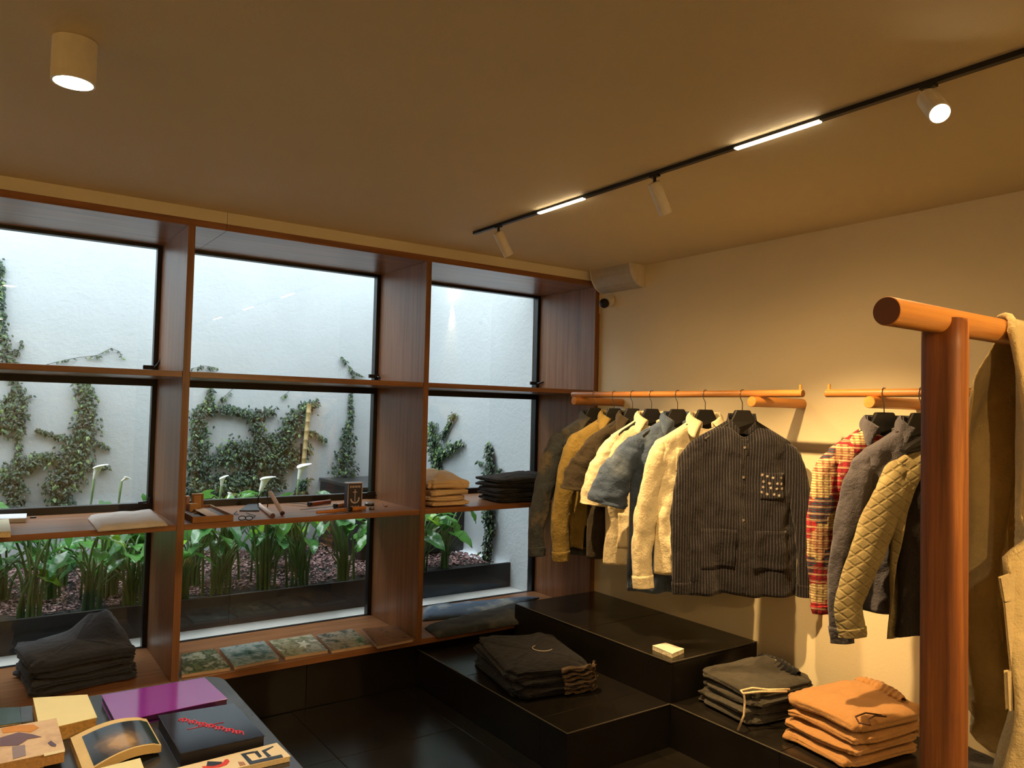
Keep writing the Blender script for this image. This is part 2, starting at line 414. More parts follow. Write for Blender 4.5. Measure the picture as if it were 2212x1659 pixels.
# --- climbers on the walls
M_ivy = [leafm('ivy_dark', (14, 32, 20), (34, 60, 36), .32), leafm('ivy_mid', (28, 54, 32), (54, 82, 48), .3), leafm('ivy_light', (80, 108, 58), (120, 144, 84), .35)]
M_twig = plain('vine_stem', (58, 46, 34), .8)
def vine(label, paths, plane, seed, light=0.1, ls=.025):
    ax, val = plane; rs = random.Random(seed); inward = -1
    u0, v0 = paths[0][0][0][:2]; o0 = px(u0, v0, ax, val)
    root = thing('climbing_vine', label, 'climbing plant', o0)
    fm, sm = MB(), MB()
    nrm = Vector((0, -1, 0)) if ax == 1 else Vector((-1, 0, 0))
    side = Vector((1, 0, 0)) if ax == 1 else Vector((0, 1, 0))
    for pts, dens in paths:
        P3 = [(px(u, v, ax, val-.012), wd) for u, v, wd in pts]
        sm.tube([p for p, _ in P3], .0018, 5)
        for (p, wa), (q, wb) in zip(P3[:-1], P3[1:]):
            L = (q-p).length; n = int(L*dens*(1+(wa+wb)*.035))
            for i in range(n):
                s_ = rs.random(); wd = (wa+(wb-wa)*s_)*.0030
                c = p.lerp(q, s_)+side*rs.gauss(0, .42)*wd+Vector((0, 0, rs.gauss(0, .3)*wd))+nrm*(rs.random()**1.5*min(.10, .012+wd*.7))
                s2 = ls*rs.uniform(.6, 1.35); 
                a = rs.uniform(-1.2, 1.2)+(-PI/2)
                tdir = (side*math.cos(a)+Vector((0, 0, 1))*math.sin(a)+nrm*rs.uniform(.1, .9)).normalized()
                nn = (nrm*rs.uniform(.3, 1)+Vector((0, 0, rs.uniform(.2, 1.1)))+side*rs.uniform(-.5, .5)).normalized()
                b_ = tdir.cross(nn).normalized()
                nn = b_.cross(tdir)
                mi = 2 if rs.random() < light else (1 if rs.random() < .4 else 0)
                fm.add([c, c+tdir*s2*.45+b_*s2*.42-nn*s2*.1, c+tdir*s2*1.3-nn*s2*.15, c+tdir*s2*.45-b_*s2*.42-nn*s2*.1, c+tdir*s2*.5+nn*s2*.06],
                       [(0, 1, 4), (1, 2, 4), (2, 3, 4), (3, 0, 4)], mi)
    obj('vine_stem', sm, M_twig, root, world=True)
    f = obj('foliage', fm, M_ivy, root, world=True); f['kind'] = 'stuff'
B_ = (1, YG); S_ = (0, XG)
vine('dense vine climbing the white wall at the far left edge of view', [([(22, 1110, 6), (36, 1040, 10), (40, 960, 4), (48, 900, 14), (40, 850, 22), (28, 815, 10), (14, 760, 22), (6, 720, 12), (2, 640, 6), (0, 560, 6)], 260),
    ([(10, 930, 26), (15, 880, 30), (35, 850, 14)], 480), ([(40, 760, 4), (48, 735, 3)], 120)], B_, 1)
vine('leafy vine spreading to the right low on the wall, left bay', [([(30, 1105, 10), (34, 1060, 24), (22, 1020, 34), (60, 995, 26), (95, 982, 18), (118, 985, 6)], 420), ([(10, 1060, 14), (5, 1010, 20)], 300)], B_, 2)
vine('tall bushy vine column in the middle of the left bay', [([(135, 1100, 24), (125, 1060, 34), (150, 1010, 40), (170, 960, 38), (185, 910, 28), (188, 865, 22), (178, 822, 22)], 520), ([(165, 955, 14), (120, 940, 8), (78, 925, 6)], 260), ([(175, 945, 12), (210, 955, 10), (232, 965, 3)], 260), ([(150, 1020, 20), (120, 1070, 20)], 400), ([(190, 1005, 8), (232, 1008, 6)], 200)], B_, 3)
vine('thin wiry tendril arching over the left bay above the shelf', [([(92, 790, 2), (130, 780, 3), (170, 772, 4), (210, 768, 3), (240, 752, 3), (258, 760, 1), (264, 775, 1)], 55)], B_, 4, ls=.02)
vine('broad tangled vine mass covering the wall in the middle bay', [([(420, 1075, 30), (430, 1010, 36), (428, 950, 34), (425, 900, 26), (455, 860, 10), (452, 832, 4)], 420),
    ([(440, 1060, 40), (500, 1040, 50), (560, 1050, 40), (600, 1030, 30)], 420), ([(470, 990, 40), (520, 965, 44), (560, 985, 44), (610, 1000, 34)], 420),
    ([(440, 880, 14), (500, 882, 18), (545, 895, 24), (590, 885, 16)], 320), ([(545, 900, 24), (560, 940, 24), (600, 960, 30), (640, 975, 22)], 330),
    ([(600, 970, 30), (625, 925, 34), (645, 890, 34), (678, 865, 14)], 480), ([(640, 930, 24), (680, 935, 12), (700, 950, 8)], 260), ([(600, 1000, 24), (640, 985, 28), (665, 960, 20)], 380),
    ([(500, 1060, 40), (540, 1010, 40)], 380), ([(640, 1075, 10), (650, 1050, 22), (662, 1035, 16)], 300), ([(412, 797, 2), (440, 790, 4), (470, 795, 2)], 80), ([(470, 870, 1), (505, 838, 1)], 60), ([(605, 860, 2), (625, 845, 3)], 60)], B_, 5)
vine('slender vine climbing beside the window frame, right part of middle bay', [([(735, 1075, 36), (742, 1030, 36), (742, 985, 30), (748, 940, 20), (756, 900, 8), (757, 850, 3)], 330), ([(757, 850, 3), (762, 810, 3), (752, 790, 5), (738, 770, 1)], 110), ([(760, 800, 3), (788, 815, 2)], 80), ([(770, 1040, 16), (795, 1030, 6)], 200)], B_, 6)
vine('yellow-green vine fanning out at the left of the right bay', [([(950, 1045, 14), (948, 990, 26), (940, 950, 28), (936, 915, 20)], 520), ([(948, 985, 24), (975, 970, 24), (1000, 955, 12)], 480), ([(955, 950, 14), (972, 915, 8), (986, 893, 12)], 380), ([(938, 1060, 20), (930, 1030, 20)], 300)], S_, 7, light=.32)
vine('narrow vine rising on the white side wall in the right bay', [([(1058, 1235, 26), (1056, 1190, 16), (1064, 1140, 18), (1060, 1080, 26), (1062, 1030, 22), (1063, 985, 18), (1058, 958, 8)], 520), ([(1075, 1030, 6), (1084, 1010, 6)], 200), ([(1045, 1000, 6), (1030, 995, 2)], 200)], S_, 8)
# cane against the wall
ck = thing('bamboo_cane', 'pale bamboo cane leaning on the wall among the middle bay vines', 'cane', px(655, 1005, 1, YG-.1))
ca = MB(); q0 = px(655, 1010, 1, YG-.12); q1 = px(668, 872, 1, YG-.10)
for i in range(7):
    a = q0.lerp(q1, i/7); c = q0.lerp(q1, (i+1)/7); ca.tube([a, a.lerp(c, .06), a.lerp(c, .94), c], [.021, .018, .018, .021], 10)
obj('cane', ca, plain('bamboo', (176, 150, 100), .5, nz=.2), ck, world=True, smooth=True)

# --- calla lilies
M_leaf = [leafm_t('calla_leaf', (66, 124, 48), (108, 166, 76)), leafm_t('calla_leaf_dark', (54, 106, 52), (90, 144, 76)), leafm_t('calla_leaf_bright', (110, 160, 30), (150, 190, 50))]
M_stem = leafm('calla_stem', (70, 104, 52), (104, 134, 74), .4)
M_spathe = plain('spathe_white', (244, 244, 236), .4)
M_spathe2 = plain('spathe_green', (190, 206, 90), .5)
def leafmesh(name, seed, mat):
    rs = random.Random(seed); L = .17; Wd = .055*rs.uniform(.85, 1.2)
    def fn(a, c):
        s_ = c; x = (a-.5)*2
        wprof = math.sin(PI*min(1, (s_*.86+.14))**.8)**.8 if s_ < 1 else 0
        yy = s_*L-.035*(abs(x)**1.5)*max(0, 1-s_*3)
        return Vector((x*Wd*wprof, yy, -.25*s_*s_*L+.018*abs(x)*wprof+.006*math.sin(s_*14+x*3+seed)))
    m = MB().grid(fn, 7, 9)
    me = bpy.data.meshes.new(name); me.from_pydata([tuple(p) for p in m.v], [], m.f); me.materials.append(mat)
    me.polygons.foreach_set('use_smooth', [True]*len(me.polygons)); me.validate(); return me
LM = [leafmesh('leaf', i, M_leaf[(0, 1, 0, 2, 1, 0)[i]]) for i in range(6)]
def lily(x, y, h, nl, seed, label, yellow=False, group='calla lilies in the garden bed'):
    rs = random.Random(seed); z0 = gz(x, y)-.01
    root = thing('calla_lily', label, 'plant', (x, y, z0), 0, group)
    sm = MB()
    for i in range(nl):
        a = rs.uniform(0, 2*PI); hh = h*rs.uniform(.45, 1.0); rr = .05+rs.random()*.16*(hh/h)
        ex, ey = math.cos(a)*rr, math.sin(a)*rr*.8
        bx, by = rs.gauss(0, .025), rs.gauss(0, .025)
        pts = [Vector((bx+ex*s_**1.8, by+ey*s_**1.8, hh*(1-(1-s_)**1.6))) for s_ in [k_/6 for k_ in range(7)]]
        sm.tube(pts, [.0085-.0005*k_*1.0 for k_ in range(7)], 6, cap=False)
        q = bpy.data.objects.new('leaf', LM[rs.choice((0, 1, 2, 4, 5, 0, 1, 5, 3)) if yellow else rs.choice((0, 1, 2, 4, 5, 4, 1, 0, 3, 0, 2))]); COL.objects.link(q); q.parent = root
        q.location = pts[-1]
        q.rotation_euler = (rs.uniform(-.7, .35), rs.uniform(-.5, .5), a-PI/2+rs.uniform(-.5, .5)); s2 = rs.uniform(.5, 1.05); q.scale = (s2, s2, s2)
    for i in range(int(nl*.9)):
        a = rs.uniform(0, 6.3); hh = h*rs.uniform(.4, .8); rr = rs.uniform(.05, .2)
        sm.tube([Vector((math.cos(a)*rr*s_**2, math.sin(a)*rr*s_**2, hh*s_)) for s_ in (0, .3, .6, 1)], [.006, .005, .004, .002], 5, cap=False)
    s = obj('stems', sm, M_stem, root, smooth=True); s['kind'] = 'stuff'
    return root
def flower(u, v, y, label, tilt=.3, az=0, s=1.0, base=None):
    p = px(u, v, 1, y); z0 = gz(p.x, y)-.01
    bx = base if base is not None else p.x-.04
    root = thing('calla_flower', label, 'flower', (bx, y, z0))
    loc = Vector((p.x-bx, 0, p.z-z0))
    mid = Vector((loc.x*.2, 0, loc.z*.5))
    obj('flower_stem', MB().tube([Vector((0, 0, 0)), mid*.6, mid, loc*.8+Vector((0, 0, .02)), loc], [.007, .0065, .006, .006, .008], 7), M_stem, root, smooth=True)
    R_ = Matrix.Rotation(az, 3, 'Z') @ Matrix.Rotation(tilt, 3, 'Y')
    def sp(a, c):
        an = a*2*PI*.97+.05; r = (.007+.015*c+.013*c**5)*s*(1+.35*c*c*math.cos(an)); h = (c*.095+.022*c*c*math.cos(an)-.010*c**6)*s
        return loc+R_ @ Vector((r*math.cos(an)*1.1, r*math.sin(an), h-.004*(c > .9)))
    obj('spathe', MB().grid(sp, 22, 10, True), M_spathe, root, smooth=True)
    obj('spadix', MB().tube([loc+R_ @ Vector((0, 0, .015*s)), loc+R_ @ Vector((0, 0, .075*s))], [.006*s, .003*s], 8), M_spathe2, root, smooth=True, label='yellow spadix')
rs = random.Random(21)
i = 0
spots = []
x = -4.15
gxx = lambda x, y: -3.2534+(x+3.2534)*4.24/(y+3.6546)
bayn = lambda x: ('beyond the left edge' if x < -3.17 else 'seen through left bay' if x < -2.488 else 'seen through middle bay' if x < -1.26 else 'seen through right bay')
while x < -.3:
    spots.append((x, rs.uniform(.95, 1.06))); 
    spots.append((x+.13, rs.uniform(1.25, 1.5)))
    if rs.random() < .6: spots.append((x+.2, rs.uniform(1.6, 2.0)))
    x += rs.uniform(.2, .28)
cnt = {}
order = ['first', 'second', 'third', 'fourth', 'fifth', 'sixth', 'seventh', 'eighth', 'ninth', 'tenth', 'eleventh', 'twelfth', 'thirteenth', 'fourteenth', 'fifteenth']
for x, y in sorted([q for q in spots if not (q[1] > 1.2 and q[0] > -1.2)], key=lambda q: gxx(*q)):
    row = 'front row' if y < 1.15 else 'second row' if y < 1.55 else 'back row'
    kk = (bayn(gxx(x, y)), row); cnt[kk] = cnt.get(kk, -1)+1
    lily(x, y, rs.uniform(.42, .60) if y < 1.2 else rs.uniform(.4, .56), rs.randint(9, 13), i*7+1,
         'green calla lily clump, %s from the left in %s, %s' % (order[cnt[kk]], row, kk[0]))
    i += 1
flower(203, 1035, 1.25, 'tall open white calla flower before the vines in the left bay', .25, 0, .95)
flower(262, 1040, 1.3, 'half-closed thin calla bud bending right in the left bay', .9, 0, .5)
flower(488, 1088, 1.15, 'low white calla flower behind the wooden tray, middle bay', .7, .5, 1.0)
flower(562, 1062, 1.2, 'white calla flower with green throat above the incense tubes', .35, 0, 1.15)
flower(645, 1036, 1.35, 'white calla flower beneath the bamboo cane, middle bay', .25, .2, 1.2)
flower(478, 1050, 1.3, 'closed greenish white calla bud standing in the middle bay', .1, 0, .7)
flower(933, 1165, 1.0, 'pale yellow calla bud by the second upright, right bay', .1, 0, .9)

# ================================================================== STEPPED PLATFORMS
XB, YB, XB2, h2, h1 = -.6215, -1.2267, -1.2235, .3783, .1936
def platform(label, x0, x1, y0, y1, z0, z1, ycuts, faces):
    r = thing('tiled_platform', label, 'platform', ((x0+x1)/2, (y0+y1)/2, z0))
    th = .012
    obj('core', MB().box(x0+th, x1-.001, y0+th, y1-.001, z0, z1-th), M_joint, r, world=True)
    ys = [y0]+ycuts+[y1]
    for a, c in zip(ys[:-1], ys[1:]):
        obj('top_tile', MB().box(x0, x1-.001, a+(.0012 if a > y0 else 0), c-.0012, z1-th+.0005, z1), M_tile, r, world=True, bevel=.0022)
    if 'L' in faces:
        for a, c in zip(ys[:-1], ys[1:]):
            obj('riser_tile', MB().box(x0+.001, x0+th, a+.0012, c-.0012, z0+.001, z1-th-.0008), M_tiler, r, world=True, bevel=.0012)
    obj('edge_highlight_strip', MB().box(x0-.0012, x0+.0025, y0+.004, y1-.0015, z1-.0030, z1+.0004), M_edge_hl, r, world=True)  # thin strips added to paint the highlight along the worn top edges
    if 'N' in faces:
        obj('edge_highlight_strip', MB().box(x0-.0012, x1-.002, y0-.0012, y0+.0035, z1-.0030, z1+.0004), M_edge_hl, r, world=True)
        obj('riser_tile', MB().box(x0+th+.001, x1-.001, y0+.001, y0+th, z0+.001, z1-th-.0008), M_tiler, r, world=True, bevel=.0012)
    return r
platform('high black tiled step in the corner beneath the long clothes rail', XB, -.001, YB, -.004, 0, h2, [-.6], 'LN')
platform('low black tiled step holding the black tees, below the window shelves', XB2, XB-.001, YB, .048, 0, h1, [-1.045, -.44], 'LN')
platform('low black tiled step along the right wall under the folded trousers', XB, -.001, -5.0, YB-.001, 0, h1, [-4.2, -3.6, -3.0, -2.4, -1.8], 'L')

# ================================================================== CEILING LIGHTS
tr = thing('lighting_track', 'long thin black lighting track across the ceiling', 'track light', (-1.24, -2, H))
XT = -1.241; yb = [(-1.286, -.974), (-2.354, -2.042), (-3.422, -3.11)]
seg = [(-5.2, -3.422), (-3.11, -2.354), (-2.042, -1.286), (-.974, -.444)]
for a, c in seg: obj('rail_section', MB().box(XT-.009, XT+.009, a, c, H-.014, H-.0005), M_track, tr, world=True)
for i, (a, c) in enumerate(yb):
    r = thing('linear_light', ('glowing light bar at the far end of the ceiling track', 'larger glowing light bar in the middle of the ceiling track', 'glowing light bar of the ceiling track beyond the right edge')[i], 'light', (XT, (a+c)/2, H), 0, 'glowing bars in the ceiling track')
    obj('housing', MB().box(XT-.009, XT+.009, a+.001, c-.001, H-.010, H-.0005), M_track, r, world=True)
    obj('diffuser', MB().box(XT-.0095, XT+.0095, a+.003, c-.003, H-.017, H-.0105), M_bar, r, world=True, bevel=.003)
def headlamp(label, y, d, L, rad, lens, energy, tgt, size=50, XT=XT):
    d = Vector(d).normalized(); r = thing('track_spotlight', label, 'spotlight', (XT, y, H), 0, 'white cylinder spotlights on the track')
    base = Vector((XT, y, H-.014)); piv = base+Vector((0, 0, -.035))
    obj('stem', MB().tube([base, piv], .006, 8).box(XT-.009, XT+.009, y-.02, y+.02, H-.02, H-.013), M_track, r, world=True)
    Rm = Vector((0, 0, 1)).rotation_difference(d).to_matrix()
    c0 = piv-d*.01
    lb_ = obj('lamp_body', MB().lathe([(rad*.8, 0), (rad*.96, .002), (rad, .006), (rad, L-.002), (rad*.97, L), (rad*.88, L), (rad*.86, L-.012), (0.0001, L-.0125)], c0, 32, Rm), M_white, r, smooth=False, world=True)
    obj('lens', MB().lathe([(rad*.84, L-.0118), (rad*.84, L-.006), (0.0001, L-.0055)], c0, 28, Rm), lens, lb_, world=True)
    spot('spot_beam', c0+d*(L+.004), tgt, energy, math.radians(size), 1.0, .018)
    spot('spot_spill', c0+d*(L+.004), tgt, energy*SPILL, math.radians(125), 1.0, .022)
headlamp('far track spotlight near the windows, aimed at the clothes', -.66, (.62, -.05, -1), .125, .024, M_lens2, SPOT_W*2.9, (-.28, -.95, .70), 70)
headlamp('middle track spotlight between the two light bars, lens hidden', -1.68, (.62, -.02, -1), .125, .024, M_lens2, SPOT_W*4.6, (-.22, -1.85, .65), 74)
headlamp('glaring track spotlight at right turned to face the viewer', -2.664, (-.50, -.50, -.62), .115, .027, M_lens, SPOT_W*.7, (-2.9, -3.6, .2), 100)
# lamp positions of the same track beyond the frame
headlamp('track spotlight further along the track beyond the right edge', -3.70, (.62, .15, -1), .125, .024, M_lens2, SPOT_W*3.4, (-.20, -3.5, .65), 76)
headlamp('last track spotlight beyond the right edge, aimed left', -4.7, (-.1, .8, -.8), .125, .024, M_lens2, SPOT_W*2.8, (-1.6, -2.9, 1.25), 60)
headlamp('added unseen spotlight behind the viewer, brightening the coat on the rack', -4.75, (.6, .5, -.7), .125, .024, M_lens2, SPOT_W*1.0, (-1.3, -2.8, 1.2), 44, -3.55)  # off this track: unseen spot added to brighten the coat's back panel
def downlight(label, x, y, e, size=118):
    r = thing('ceiling_downlight', label, 'ceiling light', (x, y, H), 0, 'surface mounted cylinder downlights')
    R0, L = .050, .105
    sh_ = obj('shade', MB().lathe([(R0, 0), (R0, -L+.002), (R0-.001, -L), (R0-.006, -L), (R0-.007, -L+.03), (.0001, -L+.031)], (x, y, H-.001), 40), M_white, r, world=True)
    obj('lens', MB().lathe([(R0-.009, -L+.026), (R0-.011, -L+.004), (R0-.02, -L-.001), (.0001, -L-.004)], (x, y, H-.001), 32), M_lens, sh_, world=True)
    spot('down_beam', (x, y, H-L-.02), (x, y-.15, 0), e, math.radians(size), .8, .03, DOWNC)
downlight('white cylinder ceiling downlight at the upper left', -3.082, -1.495, DOWN_W)
downlight('added unseen ceiling downlight behind the viewer, brightening the coat', -3.08, -4.2, DOWN_W*1.5, 150)  # unseen lamp, its beam widened to brighten the coat
downlight('white cylinder ceiling downlight far left behind the viewer', -4.9, -3.2, DOWN_W)
# unseen lamps added at the rear of the shop to raise the fill light
for i, (x, y, tx, ty) in enumerate(((-4.6, -5.4, -5.6, -6.5), (-3.0, -5.4, -3.0, -6.5), (-1.3, -5.4, -1.0, -6.5), (-4.9, -3.4, -6.0, -3.4), (-4.9, -1.6, -6.0, -1.4))):
    r = thing('added_fill_lamp', 'unseen added fill lamp number %s at the rear of the shop' % ('one', 'two', 'three', 'four', 'five')[i], 'ceiling light', (x, y, H))
    d = Vector((tx-x, ty-y, -.9)).normalized()
    obj('lamp_body', MB().tube([Vector((x, y, H-.002)), Vector((x, y, H-.05))], .012, 10).tube([Vector((x, y, H-.06)), Vector((x, y, H-.06))+d*.12], .03, 20), M_white, r, world=True)
    spot('fill_beam', Vector((x, y, H-.06))+d*.13, (tx, ty, 1.4), FILL_W, math.radians(130), 1, .04)
# added lamp outside, imitating a warm reflection in the pane
pw = px(978, 628, 0, XG)
gl_ = thing('added_glow_lamp', 'small added warm lamp imitating the glow in the right bay pane', 'added light', pw)
obj('lamp_housing', MB().tube([pw+Vector((-.001, 0, .02)), pw+Vector((-.03, 0, .02))], .014, 12), M_white, gl_, world=True)
obj('lamp_glow', MB().box(pw.x-.022, pw.x-.004, pw.y-.009, pw.y+.009, pw.z-.05, pw.z+.006), M_lens, gl_, world=True, bevel=.004)
spot('added_glow_beam', pw+Vector((-.03, 0, -.055)), pw+Vector((0.0, 0, -1)), 12.0, math.radians(40), .9, .01)

# ================================================================== SPEAKER + CAMERA
sp = thing('wall_speaker', 'grey wedge loudspeaker with curved front mounted in ceiling corner', 'speaker', (0, -.2, 2.3))
zt = px(1393, 570, 0, -.002).z; zb = px(1394, 621, 0, -.002).z
ye = px(1393, 590, 0, -.002).y; yf = -.035
wd = .128
prof = [(-.002, zt), (-wd, zt+.002)]+[(-wd+wd*.12*a+(wd*.8)*(1-math.cos(a*PI/2)), zt-(zt-zb)*math.sin(a*PI/2)) for a in (.15, .3, .45, .6, .75, .9, 1)]+[(-.002, zb)]
def wedge(mb, y0, y1, sc=1):
    c = (-.06, (zt+zb)/2); P_ = [(c[0]+(p[0]-c[0])*sc, c[1]+(p[1]-c[1])*sc) for p in prof]; n = len(P_)
    P_ = [(min(p[0], -.001), p[1]) for p in P_]
    return mb.add([(p[0], y0, p[1]) for p in P_]+[(p[0], y1, p[1]) for p in P_], [tuple(range(n)), tuple(range(2*n-1, n-1, -1))]+[(i, i+n, (i+1) % n+n, (i+1) % n) for i in range(n)])
obj('grille', wedge(MB(), ye+.012, yf-.012, .97), M_grille, sp, world=True)
obj('end_cap', wedge(MB(), ye, ye+.011), M_white, sp, world=True, bevel=.002)
obj('end_cap', wedge(MB(), yf-.011, yf), M_white, sp, world=True, bevel=.002)
pc = px(1320, 650, 0, 0)
sc_ = thing('security_camera', 'small white security camera with black lens under the speaker', 'camera', pc)
obj('mount', MB().lathe([(.040, 0), (.040, -.012), (.030, -.03), (.022, -.036)], pc, 24, Matrix.Rotation(PI/2, 3, 'Y')), M_white, sc_, world=True, smooth=True)
pb = px(1303, 656, 0, -.05)
obj('lens_head', MB().tube([pc+Vector((-.03, 0, 0)), pb+Vector((0.014, -.005, 0)), pb+Vector((-.012, -.012, 0))], [.016, .026, .030], 20), M_white, sc_, world=True, smooth=True)
obj('lens', MB().lathe([(.0001, -.031), (.012, -.028), (.023, -.021), (.029, -.009), (.031, 0), (.029, .009), (.023, .021), (.012, .028), (.0001, .031)], pb+Vector((-.006, -.016, 0)), 20), M_hang, sc_, world=True, smooth=True)

# ================================================================== WALL RAILS
def rail(label, y0, y1, zr, x, brs, pegs):
    r = thing('clothes_rail', label, 'clothes rail', (0, (y0+y1)/2, zr))
    R0 = .0165
    obj('dowel', MB().lathe([(R0-.002, 0), (R0, .002), (R0, y1-y0-.002), (R0-.002, y1-y0)], (x, y0, zr), 24, Matrix.Rotation(-PI/2, 3, 'X')), M_railY, r, world=True)
    for y, xe in brs:
        obj('bracket', MB().lathe([(.0215, 0), (.0235, .002), (.0235, -xe-.002), (.0215, -xe)], (-.001, y, zr-.0375), 24, Matrix.Rotation(-PI/2, 3, 'Y')), M_railX, r, world=True)
    for y in pegs:
        obj('peg', MB().tube([(x, y, zr+.01), (x, y, zr+.038)], .006, 10), M_railX, r, world=True)
RX, RZ = -.33, 1.606
def yat(u, v=852, x=RX): return px(u, v, 0, x).y
rail('long orange wooden wall rail carrying seven shirts', yat(1735), yat(1237), RZ, RX, [(-1.466, -.385), (-.22, -.385)], [yat(1729)])
rail('second orange wooden wall rail behind the rack post', -3.6, yat(1785), RZ, RX, [(-2.02, -.385), (-3.3, -.385)], [yat(1791)])

# ================================================================== FREESTANDING RACK
rk = thing('clothes_rack', 'tall freestanding wooden rack with round top bar and thick post', 'clothes rack', (-1.7, -2.9, 0))
DR = .0285; dk = 1.5
e0 = px(1915, 672, 0, -1.81); YD, ZD = e0.y, e0.z
obj('top_bar', MB().lathe([(DR-.001, 0), (DR, .0015), (DR, 1.5), (DR-.001, 1.502)], (e0.x, YD, ZD), 40, Matrix.Rotation(PI/2, 3, 'Y')), M_railX, rk, world=True)
obj('bar_end', MB().lathe([(DR-.0015, 0), (DR-.0015, -.0008)], (e0.x, YD, ZD), 40, Matrix.Rotation(PI/2, 3, 'Y')), M_endgr, rk, world=True, label='dark sawn end of the bar')
# post: squarish section with rounded corners, saddle-cut around the bar
pc_ = px(2041, 800, 1, YD); PXc = pc_.x
HW, HD = .036, .041
def post(xc):
    m = MB(); n = 48; rings = []
    sec = []
    for k_ in range(n):
        a = 2*PI*k_/n; c, s = math.cos(a), math.sin(a)
        sec.append((math.copysign(abs(c)**.6, c)*HW, math.copysign(abs(s)**.6, s)*HD))
    vs = []; rows = 24; ztop = ZD+.004
    for j in range(rows+1):
        for x_, y_ in sec:
            vs.append((xc+x_, YD+y_, (ztop-.03)*(j/rows)**.5 if j < rows else ztop))
    fs = [(j*n+k_, j*n+(k_+1) % n, (j+1)*n+(k_+1) % n, (j+1)*n+k_) for j in range(rows) for k_ in range(n)]
    fs.append(tuple(rows*n+k_ for k_ in range(n))); fs.append(tuple(range(n-1, -1, -1)))
    m.add(vs, fs); return m
po = obj('post', post(PXc), M_postZ, rk, world=True)
for p_ in po.data.polygons: p_.use_smooth = len(p_.vertices) == 4
obj('post', post(PXc+1.15), M_postZ, rk, world=True)
obj('foot', MB().box(PXc-.04, PXc+.04, YD-.28, YD-.045, 0, .05), M_railX, rk, world=True, bevel=.008)
obj('foot', MB().box(PXc-.04, PXc+.04, YD+.045, YD+.28, 0, .05), M_railX, rk, world=True, bevel=.008)

# ================================================================== GARMENTS
def nz(x, y, z): return noise.noise(Vector((x, y, z)))
def hanger(label, y, th, sw, x=RX, z=RZ, dz=.0):
    r = thing('hanger', label, 'hanger', (x, y, z), th, 'black hangers on the wall rails')
    R0 = .0165+.0022
    pts = [Vector((0, 0, 0))]
    hook = []
    for i in range(13):
        a = math.radians(-25+i*17.5); hook.append(Vector((math.cos(a)*R0*1.0, 0, math.sin(a)*R0+.001)))
    # hook runs over the rail: its plane is across the rail, so undo the turn of the hanger
    Rz = Matrix.Rotation(-th, 3, 'Z'); hook = [Rz @ p for p in hook]
    hook += [Rz @ Vector((-.014, 0, -.022)), Vector((0, 0, -.04)), Vector((0, 0, -.08-dz))]
    obj('hook', MB().tube(hook, .0021, 7), M_wire, r, smooth=True)
    # broad shaped hanger: raised neck and shoulders
    zc = -.076-dz
    pro = [(-.033, 0), (.033, 0), (.043, -.022), (.056, -.05), (.085, -.068), (sw-.03, -.118), (sw-.008, -.137), (sw-.015, -.152), (0, -.10)]
    poly = pro[:8]+[(0, -.11)]+[(-a, b) for a, b in pro[7:1:-1]]
    m = MB(); n = len(poly)
    vs = []
    for k_, dd in ((-1, .72), (1, .72)):
        for a, b in poly: vs.append((a, k_*(.013+.012*min(1, abs(a)/.15)), zc+b))
    fs = [tuple(range(n)), tuple(range(2*n-1, n-1, -1))]+[(i, i+n, (i+1) % n+n, (i+1) % n) for i in range(n)]
    m.add(vs, fs)
    obj('hanger_body', m, M_hang, r, bevel=.005)
    return r
